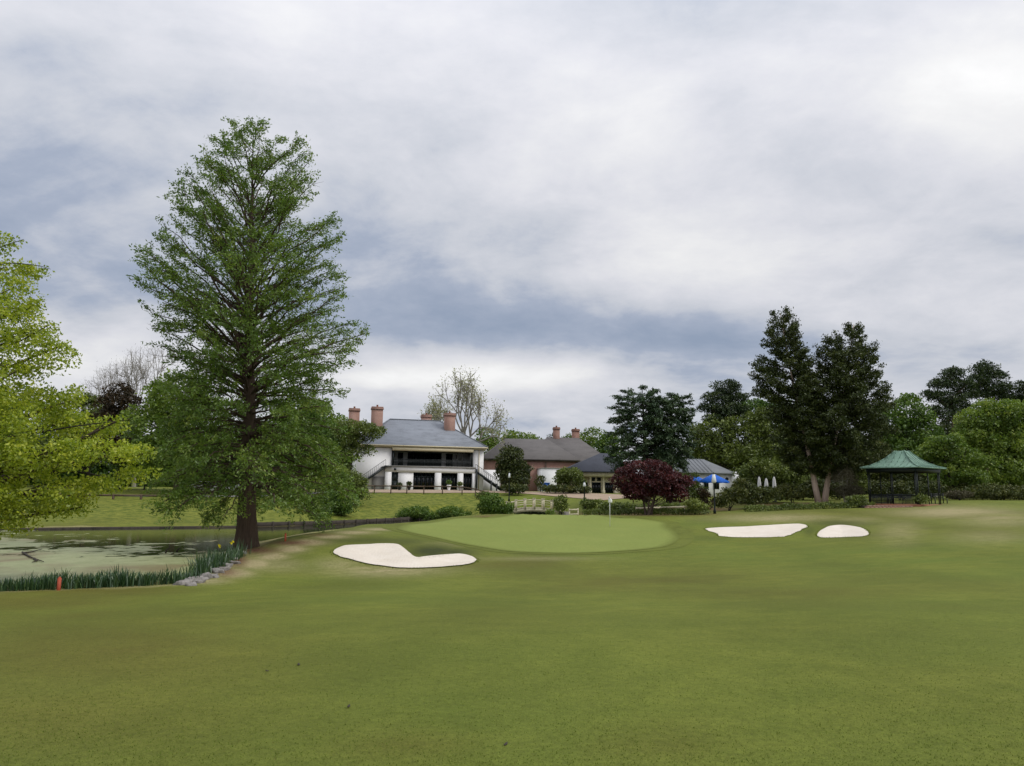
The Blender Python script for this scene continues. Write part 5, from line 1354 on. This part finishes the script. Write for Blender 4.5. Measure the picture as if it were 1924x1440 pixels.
# footbridge, arched, cream painted
FB = at(1003, 960.5, 80)
fb = empty('footbridge', (FB[0], FB[1], FB[2]), math.radians(4), 'small arched cream wooden footbridge with railings', 'bridge')
s_ = 80 / F
def dk(x): return .42 * (1 - (x / 3.0) ** 2)
for y in (-.75, .75):
    xs_ = np.linspace(-2.9, 2.9, 13)
    V, Fc = [], []
    for x in xs_:
        z = dk(x) - .30
        V += [(x, y - .06, z - .14), (x, y + .06, z - .14), (x, y + .06, z + .22), (x, y - .06, z + .22)]
    for i in range(len(xs_) - 1):
        b = 4 * i
        Fc += [[b, b + 4, b + 5, b + 1], [b + 1, b + 5, b + 6, b + 2], [b + 2, b + 6, b + 7, b + 3], [b + 3, b + 7, b + 4, b]]
    Fc += [[0, 1, 2, 3], [4 * 12 + 3, 4 * 12 + 2, 4 * 12 + 1, 4 * 12]]
    build('arch_beam', fb, Fc, M['cream_wood']) if False else build('arch_beam', V, Fc, M['cream_wood'], fb)
    px_ = np.linspace(-2.8, 2.8, 7)
    for x in px_: 
        p = box('post', fb, M['cream_wood'], x - .07, x + .07, y - .14, y - .0, dk(x) - .2, dk(x) + .84)
        box('post_cap', p, M['cream_wood'], x - .10, x + .10, y - .17, y + .03, dk(x) + .84, dk(x) + .90)
    for a, b in zip(px_[:-1], px_[1:]):
        for hz, hh in ((.72, .09), (.50, .05), (.28, .05)):
            beams('rail', fb, M['cream_wood'], [((a, y - .07, dk(a) + hz), (b, y - .07, dk(b) + hz), .05, hh)])
for x in np.arange(-2.9, 2.91, .2):
    box('deck_board', fb, M['cream_wood'], x - .09, x + .09, -.85, .85, dk(x) - .07, dk(x) - .03)
boxes('abutment', fb, M['stone'], [(-3.6, -2.75, -1.0, 1.0, -2.2, -.05), (2.75, 3.6, -1.0, 1.0, -2.2, -.05)])
# little railing section right of the bridge
rail_fence('short cream railing right of the footbridge', [gp(1070, 76), gp(1086, 76.5)], 1.0, M['cream_wood'], name='cream_railing', wd=.12)
rail_fence('low pale rail fence behind the burgundy maple', [gp(p, d) for p, d in ((1195, 69), (1240, 69), (1285, 68.5), (1325, 68))], .7, M['cream_wood'], two=False, wd=.09)

# gazebo with a concave copper roof
GB = gz(at(1700, 940, 70))
gzb = empty('gazebo', GB, math.radians(38), 'open gazebo with a green copper roof and dark posts', 'gazebo')
ze = at(1700, 880, 70)[2] - GB[2]; zt = at(1700, 848, 70)[2] - GB[2]
HW = 74 * 70 / F / 1.36
prof = [(HW, 0.0), (HW * .80, .10), (HW * .60, .28), (HW * .42, .52), (HW * .26, .80), (HW * .155, 1.0)]
H_ = zt - ze
V, Fc = [], []
m = 5
def ring(r, z): return [(-r, -r, z), (r, -r, z), (r, r, z), (-r, r, z)]
for r, t in prof: V += ring(r, ze + H_ * t)
for j in range(len(prof) - 1):
    for i in range(4): Fc.append([4 * j + i, 4 * j + (i + 1) % 4, 4 * j + 4 + (i + 1) % 4, 4 * j + 4 + i])
n0 = len(V); Fc.append([4 * (len(prof) - 1) + i for i in range(4)])
V += ring(HW, ze - .06); Fc += [[n0 + i, n0 + (i + 1) % 4, (i + 1) % 4, i] for i in range(4)] + [[n0 + 3, n0 + 2, n0 + 1, n0]]
grf = build('roof', V, Fc, M['copper'], gzb)
rot = [np.array([[math.cos(a), -math.sin(a), 0], [math.sin(a), math.cos(a), 0], [0, 0, 1]]) for a in (0, math.pi / 2, math.pi, -math.pi / 2)]
for Rm in rot:
    for u in np.linspace(-.9, .9, 10):
        L = []
        for j in range(len(prof) - 1):
            (ra, ta), (rb, tb) = prof[j], prof[j + 1]
            if abs(u) * HW > ra: break
            xa = u * HW; rb2, tb2 = rb, tb
            if abs(xa) > rb:
                f_ = (ra - abs(xa)) / (ra - rb); rb2 = abs(xa); tb2 = ta + (tb - ta) * f_
            if ra - rb2 < .02: break
            L.append((Rm @ np.array([xa, -ra, ze + H_ * ta + .02]), Rm @ np.array([xa, -rb2, ze + H_ * tb2 + .02]), .04, .05))
        if L: beams('seam', grf, M['copper'], L)
    hp = [Rm @ np.array([-r, -r, ze + H_ * t + .03]) for r, t in prof]
    beams('hip_rib', grf, M['copper'], [(hp[j], hp[j + 1], .09, .07) for j in range(len(hp) - 1)])
for k, i in enumerate(((-1, -1), (1, -1), (1, 1), (-1, 1), (0, -1), (1, 0), (0, 1), (-1, 0))):
    r = HW * .80
    for s in ((-.14, .14) if k < 4 else (0,)):
        box('post', gzb, M['dark'], i[0] * r + s - .035, i[0] * r + s + .035, i[1] * r - .035, i[1] * r + .035, 0, ze - .30)
boxes('frieze', gzb, M['dark'], [(-HW * .86, HW * .86, -HW * .86, -HW * .82, ze - .42, ze - .07), (-HW * .86, HW * .86, HW * .82, HW * .86, ze - .42, ze - .07), (-HW * .86, -HW * .82, -HW * .81, HW * .81, ze - .42, ze - .07), (HW * .82, HW * .86, -HW * .81, HW * .81, ze - .42, ze - .07)])
r = HW * .80
rl = boxes('railing', gzb, M['dark'], [(-r, r, r - .03, r + .03, .82, .9), (-r, r, r - .02, r + .02, .12, .18), (-r - .03, -r + .03, -r, r, .82, .9), (r - .03, r + .03, -r * .1, r, .82, .9)])
o = boxes('balusters', rl, M['dark'], [(x, x + .03, r - .015, r + .015, .18, .82) for x in np.arange(-r, r, .12)] + [(-r - .015, -r + .015, y, y + .03, .1, .82) for y in np.arange(-r, r, .12)] + [(r - .015, r + .015, y, y + .03, .1, .82) for y in np.arange(-r * .1, r, .12)]); o['kind'] = 'stuff'
box('floor', gzb, M['terracotta'], -HW * .92, HW * .92, -HW * .92, HW * .92, -.25, .06)
def bench(label, p, rz, L=1.5):
    b = empty('garden_bench', p, rz, label, 'bench')
    for k in range(4): box('seat_slat', b, M['dark'], -L / 2, L / 2, -.22 + k * .11, -.13 + k * .11, .42, .45)
    for k in range(3): box('back_slat', b, M['dark'], -L / 2, L / 2, .24, .27, .55 + k * .13, .64 + k * .13)
    for x in (-L / 2 + .06, L / 2 - .06):
        box('leg', b, M['dark'], x - .03, x + .03, -.22, -.16, 0, .42); box('leg', b, M['dark'], x - .03, x + .03, .2, .26, 0, .95)
bench('dark bench standing just right of the gazebo', gz(at(1765, 940, 71)), .3)
bench('dark bench inside the gazebo', np.append(GB[:2] + np.array([-.6, .3]), GB[2] + .06), .1)

# brick planter edge in front of the gazebo
root = empty('planter_edge', gz(at(1668, 945, 66)), .05, 'low brick planter edge in front of the gazebo', 'planter')
for r_ in range(2):
    for k in range(11):
        x = -2.0 + k * .36 + (.18 if r_ else 0)
        box('brick', root, M['brick_pink'], x, x + .34, -.1, .1, r_ * .12 - .05, r_ * .12 + .06)
box('soil', root, M['bulkhead'], -2.0, 2.1, .1, 1.2, -.1, .16)

# flagstick on the green
FP = ground_px(1146, 990, hgt1); top = at(1145, 933, FP[1])
fl = empty('flagstick', FP, 0, 'thin white flagstick with a small white flag on the green', 'flag')
hF = top[2] - FP[2]
lathe('pole', fl, M['flagw'], [(.020, -.05), (.020, hF)], 8)
V, Fc = [], []
for i in range(5):
    for j in range(8):
        u = i / 4; vv = j / 7
        x = -.10 + .30 * u * (.35 + .65 * math.sin(min(1, vv * 1.3) * math.pi * .62)); 
        V.append((x * .9, .05 * math.sin(u * 7 + vv * 2), hF - .02 - .42 * vv - .08 * u * (1 - vv)))
for i in range(4):
    for j in range(7): Fc.append([i * 8 + j, (i + 1) * 8 + j, (i + 1) * 8 + j + 1, i * 8 + j + 1])
fc = build('flag_cloth', V, Fc, M['flagw'], fl, True)
sm = fc.modifiers.new('s', 'SOLIDIFY'); sm.thickness = .006
lathe('cup', fl, M['dark'], [(.054, .024), (.054, .026)], 12)

# red hazard stakes
for (px, rw, rt, lb) in ((110, 1110, 1083, 'orange-red hazard stake among the irises at the near pond edge'), (536, 1017, 1001, 'orange-red hazard stake on the bank right of the cypress')):
    p = ground_px(px, rw, hgt1); h = at(px, rt, p[1])[2] - p[2]
    s = empty('hazard_stake', p, .2, lb, 'stake', 'red hazard stakes')
    box('stake', s, M['red'], -.04, .04, -.04, .04, -.2, h - .06)
    V = [(-.04, -.04, h - .06), (.04, -.04, h - .06), (.04, .04, h - .06), (-.04, .04, h - .06), (0, 0, h)]
    build('stake_point', V, [[0, 1, 4], [1, 2, 4], [2, 3, 4], [3, 0, 4]], M['red'], s)

# stones along the near bank
rng = np.random.default_rng(77)
ico = None
import bmesh
bmm = bmesh.new(); bmesh.ops.create_icosphere(bmm, subdivisions=2, radius=1.0); IV = np.array([v_.co[:] for v_ in bmm.verts]); IF = [[v_.index for v_ in f.verts] for f in bmm.faces]; bmm.free()
ORD = ['first', 'second', 'third', 'fourth', 'fifth', 'sixth', 'seventh', 'eighth', 'ninth', 'tenth', 'eleventh', 'twelfth', 'thirteenth', 'fourteenth', 'fifteenth', 'sixteenth', 'seventeenth', 'last']
def rock(px, row, sz, lab):
    p = ground_px(px, row, hgt1, 15, 60)
    f = 1 + .22 * np.sin(IV @ rng.normal(size=3) * 2.6 + 1) + .18 * np.sin(IV @ rng.normal(size=3) * 4.3) + rng.normal(size=len(IV)) * .05
    Vr = np.sign(IV) * np.abs(IV) ** .55 * f[:, None] * np.array([sz * rng.uniform(.9, 1.5), sz * rng.uniform(.7, 1.1), sz * rng.uniform(.4, .65)])
    o = build('bank_stone', Vr, IF, M['stone'], None, False)
    o.location = (p[0], p[1], p[2] + sz * .12); o.rotation_euler = (0, 0, rng.uniform(0, 3))
    tag(o, lab, 'stone', 'stones along the pond bank')
pts = [(340, 1099), (352, 1097), (363, 1093), (372, 1096), (382, 1090), (391, 1086), (399, 1083), (372, 1088), (408, 1077), (418, 1072), (432, 1058), (436, 1052), (445, 1046), (452, 1041), (428, 1065), (440, 1060), (404, 1086), (358, 1101)]
for i, (a, b) in enumerate(sorted(pts)):
    rock(a, b, rng.uniform(.10, .2) if b > 1080 else rng.uniform(.14, .24), ORD[i] + ' stone from the left in the row along the pond bank')

# drowned branches in the pond
for lb, segs in (('forked dead branch lying on the algae in the left of the pond', [[(42, 1040), (55, 1048), (64, 1052), (82, 1058)], [(45, 1041), (60, 1039), (78, 1034)], [(64, 1052), (70, 1056), (60, 1059)]]),
                 ('bent dead twig standing out of the pond left of the cypress', [[(311, 1040), (313, 1034), (319, 1029), (318, 1023)], [(332, 1036), (336, 1031), (341, 1029)]])):
    p0 = water_px(*segs[0][0]); root = empty('dead_branch', (p0[0], p0[1], WATER), 0, lb, 'branch'); o_ = np.array(root.location)
    D0 = p0[1]
    for k, sg in enumerate(segs):
        if 'lying' in lb: P = np.array([np.append(water_px(a, b), WATER + .05) for a, b in sg])
        else: P = np.array([at(a, b, water_px(*sg[0])[1]) for a, b in sg])
        tube('stem', root, M['twig'], P - o_, np.linspace(.045, .015, len(P)), 6)

# turf scraps and fallen leaves on the fairway
for (px, rw, sz, lb) in ((561, 1251, .05, 'curled dark dead leaf on the near fairway, the largest scrap'), (502, 1263, .03, 'small dark leaf scrap on the near fairway left of the curled one'), (655, 1330, .04, 'thin dark leaf scrap on the near fairway below the curled one'), (950, 1402, .035, 'dark turf scrap near the bottom centre of the fairway'), (859, 1243, .03, 'tiny dark scrap in the middle of the near fairway')):
    p = ground_px(px, rw, hgt1)
    V, Fc = [], []
    for i in range(6):
        t = i / 5 - .5; wv_ = sz * .26 * math.cos(t * 2.6)
        for s in (-1, 1): V.append((t * sz * 2, s * wv_, .010 + sz * .35 * (t * t) + (.06 * sz if s > 0 else 0)))
    for i in range(5): Fc.append([2 * i, 2 * i + 1, 2 * i + 3, 2 * i + 2])
    o = build('fallen_leaf', V, Fc, M['twig'], None, True); o.location = p; o.rotation_euler = (0, 0, px)
    o.modifiers.new('s', 'SOLIDIFY').thickness = .004
    tag(o, lb, 'leaf')

# terrace furnishings
def pot(label, px, D, h, mt, plant):
    p = gp(px, D); p[2] += .06
    root = empty('planter_pot', p, 0, label, 'planter')
    lathe('pot', root, M[mt], [(.2, 0), (.16, .08), (.3, h * .8), (.36, h), (.3, h)], 12)
    rng = np.random.default_rng(int(px)); N = 260
    P = unit(rng.normal(size=(N, 3))) * .45 * rng.uniform(.4, 1, (N, 1)); P[:, 2] = P[:, 2] * .8 + h + .35
    leaves_obj('plant', root, M[plant], P, rng.normal(size=(N, 3)), np.full(N, .2), np.full(N, .12), .5 + rng.normal(size=N) * .15, rng)
pot('white urn with a plant before the middle clubhouse doors', 843, 111, .8, 'white', 'lf_green')
pot('dark planter with a round shrub left of the widest clubhouse doors', 768, 111, .6, 'dark', 'lf_dark')
pot('pale planter before the pier right of the middle clubhouse doors', 864, 111.5, .6, 'concrete', 'lf_olive')
pot('small pot with a dark plant near the clubhouse side door', 750, 111, .4, 'dark', 'lf_dark')
p = gp(1025, 128)
bn = empty('blue_bin', p, .1, 'blue wheeled bin against the white wing of the brick building', 'bin')
prism('bin_body', bn, M['blue'], [(-.5, .12), (.5, .12), (.6, 1.35), (-.6, 1.35)], -.5, .5); box('bin_lid', bn, M['blue'], -.65, .65, -.55, .55, 1.36, 1.46)
for x in (-.4, .4):
    box('wheel', bn, M['tyre'], x - .05, x + .05, .3, .52, 0, .2)

# two white cars parked beyond the pond, seen under the cypress boughs
def car(label, px, D, rz):
    p = gp(px, D); root = empty('parked_car', p, rz, label, 'car', 'cars parked beyond the pond')
    prof = [(-2.2, .35), (2.2, .35), (2.25, .75), (2.1, .92), (1.1, 1.02), (.55, 1.45), (-1.1, 1.5), (-1.9, 1.05), (-2.25, .95)]
    b = prism('body', root, M['canvas'], prof, -.85, .85)
    for y in (-.86, .86):
        prism('side_window', b, M['glass'], [(-1.6, 1.08), (.85, 1.06), (.45, 1.40), (-1.05, 1.43)], y - .01, y + .01)
        for x in (-1.35, 1.4):
            wv_ = lathe('wheel', root, M['tyre'], [(.33, -.1), (.33, .1)], 14); wv_.matrix_local = Matrix.Translation((x, y * .95, .33)) @ Matrix.Rotation(math.radians(90), 4, 'X')
    for y in (-.6, .6): box('headlight', b, M['frost'], 2.16, 2.26, y - .18, y + .18, .72, .84)
car('white car parked beyond the pond, further from the cypress trunk', 392, 96, .2)
car('white car parked beyond the pond, close left of the cypress trunk', 434, 97, .1)

# ragged grass fringe on the bunker lips
rng = np.random.default_rng(9)
pts = []
for P in BUNK:
    L = np.linalg.norm(np.roll(P, -1, 0) - P, axis=1)
    for i in range(len(P)):
        n = int(L[i] * 26) + 1
        t = rng.uniform(0, 1, n)[:, None]
        q_ = P[i] * (1 - t) + P[(i + 1) % len(P)] * t + unit(P[i] - P.mean(0)) * rng.uniform(-.05, .16, (n, 1))
        pts.append(q_)
pts = np.concatenate(pts); pts = np.concatenate([pts, hgt1(pts[:, 0], pts[:, 1])[:, None]], 1)
tag(blades('bunker_fringe_grass', None, M['lf_turf'], pts, rng.uniform(.03, .085, len(pts)), .018, rng, .8, .75), 'ragged grass fringe on the bunker lips', 'grass', kind='stuff')

# short mown blades of the nearest turf
rng = np.random.default_rng(23)
N = 95000
D_ = 4.6 * (15.0 / 4.6) ** (rng.uniform(0, 1, N) ** 1.15)
X_ = D_ * rng.uniform(-.78, .78, N)
Z_ = hgt0(X_, D_)
pat = vnoise(X_, D_, .9, 3) * .5 + vnoise(X_, D_, 3.1, 4) * .5
kp = rng.uniform(size=N) < (.35 + .8 * pat) * np.clip((13.5 - D_) / 8.0, 0, 1) ** 1.3
X_, D_, Z_, pat = X_[kp], D_[kp], Z_[kp], pat[kp]; N = len(X_)
h_ = rng.uniform(.006, .016, N); a_ = rng.uniform(0, 6.28, N); ln = np.abs(rng.normal(size=N)) * .8
wd = rng.uniform(.003, .0055, N); b_ = rng.uniform(0, 3.14, N)
P0 = np.stack([X_, D_, Z_ - .002], 1); wv = np.stack([np.cos(b_) * wd, np.sin(b_) * wd, 0 * wd], 1)
V = np.stack([P0 - wv, P0 + wv, P0 + np.stack([np.cos(a_) * ln * h_, np.sin(a_) * ln * h_, h_], 1)], 1).reshape(-1, 3)
tn = np.clip(.66 + rng.normal(size=N) * .16 + (rng.uniform(size=N) < .05) * .4, 0, 1)
tag(build('mown_grass', V, [np.arange(3 * N).reshape(N, 3)], M['lf_turf'], None, False, tint=np.repeat(tn, 3)), 'short mown grass blades of the nearest fairway', 'grass', kind='stuff')
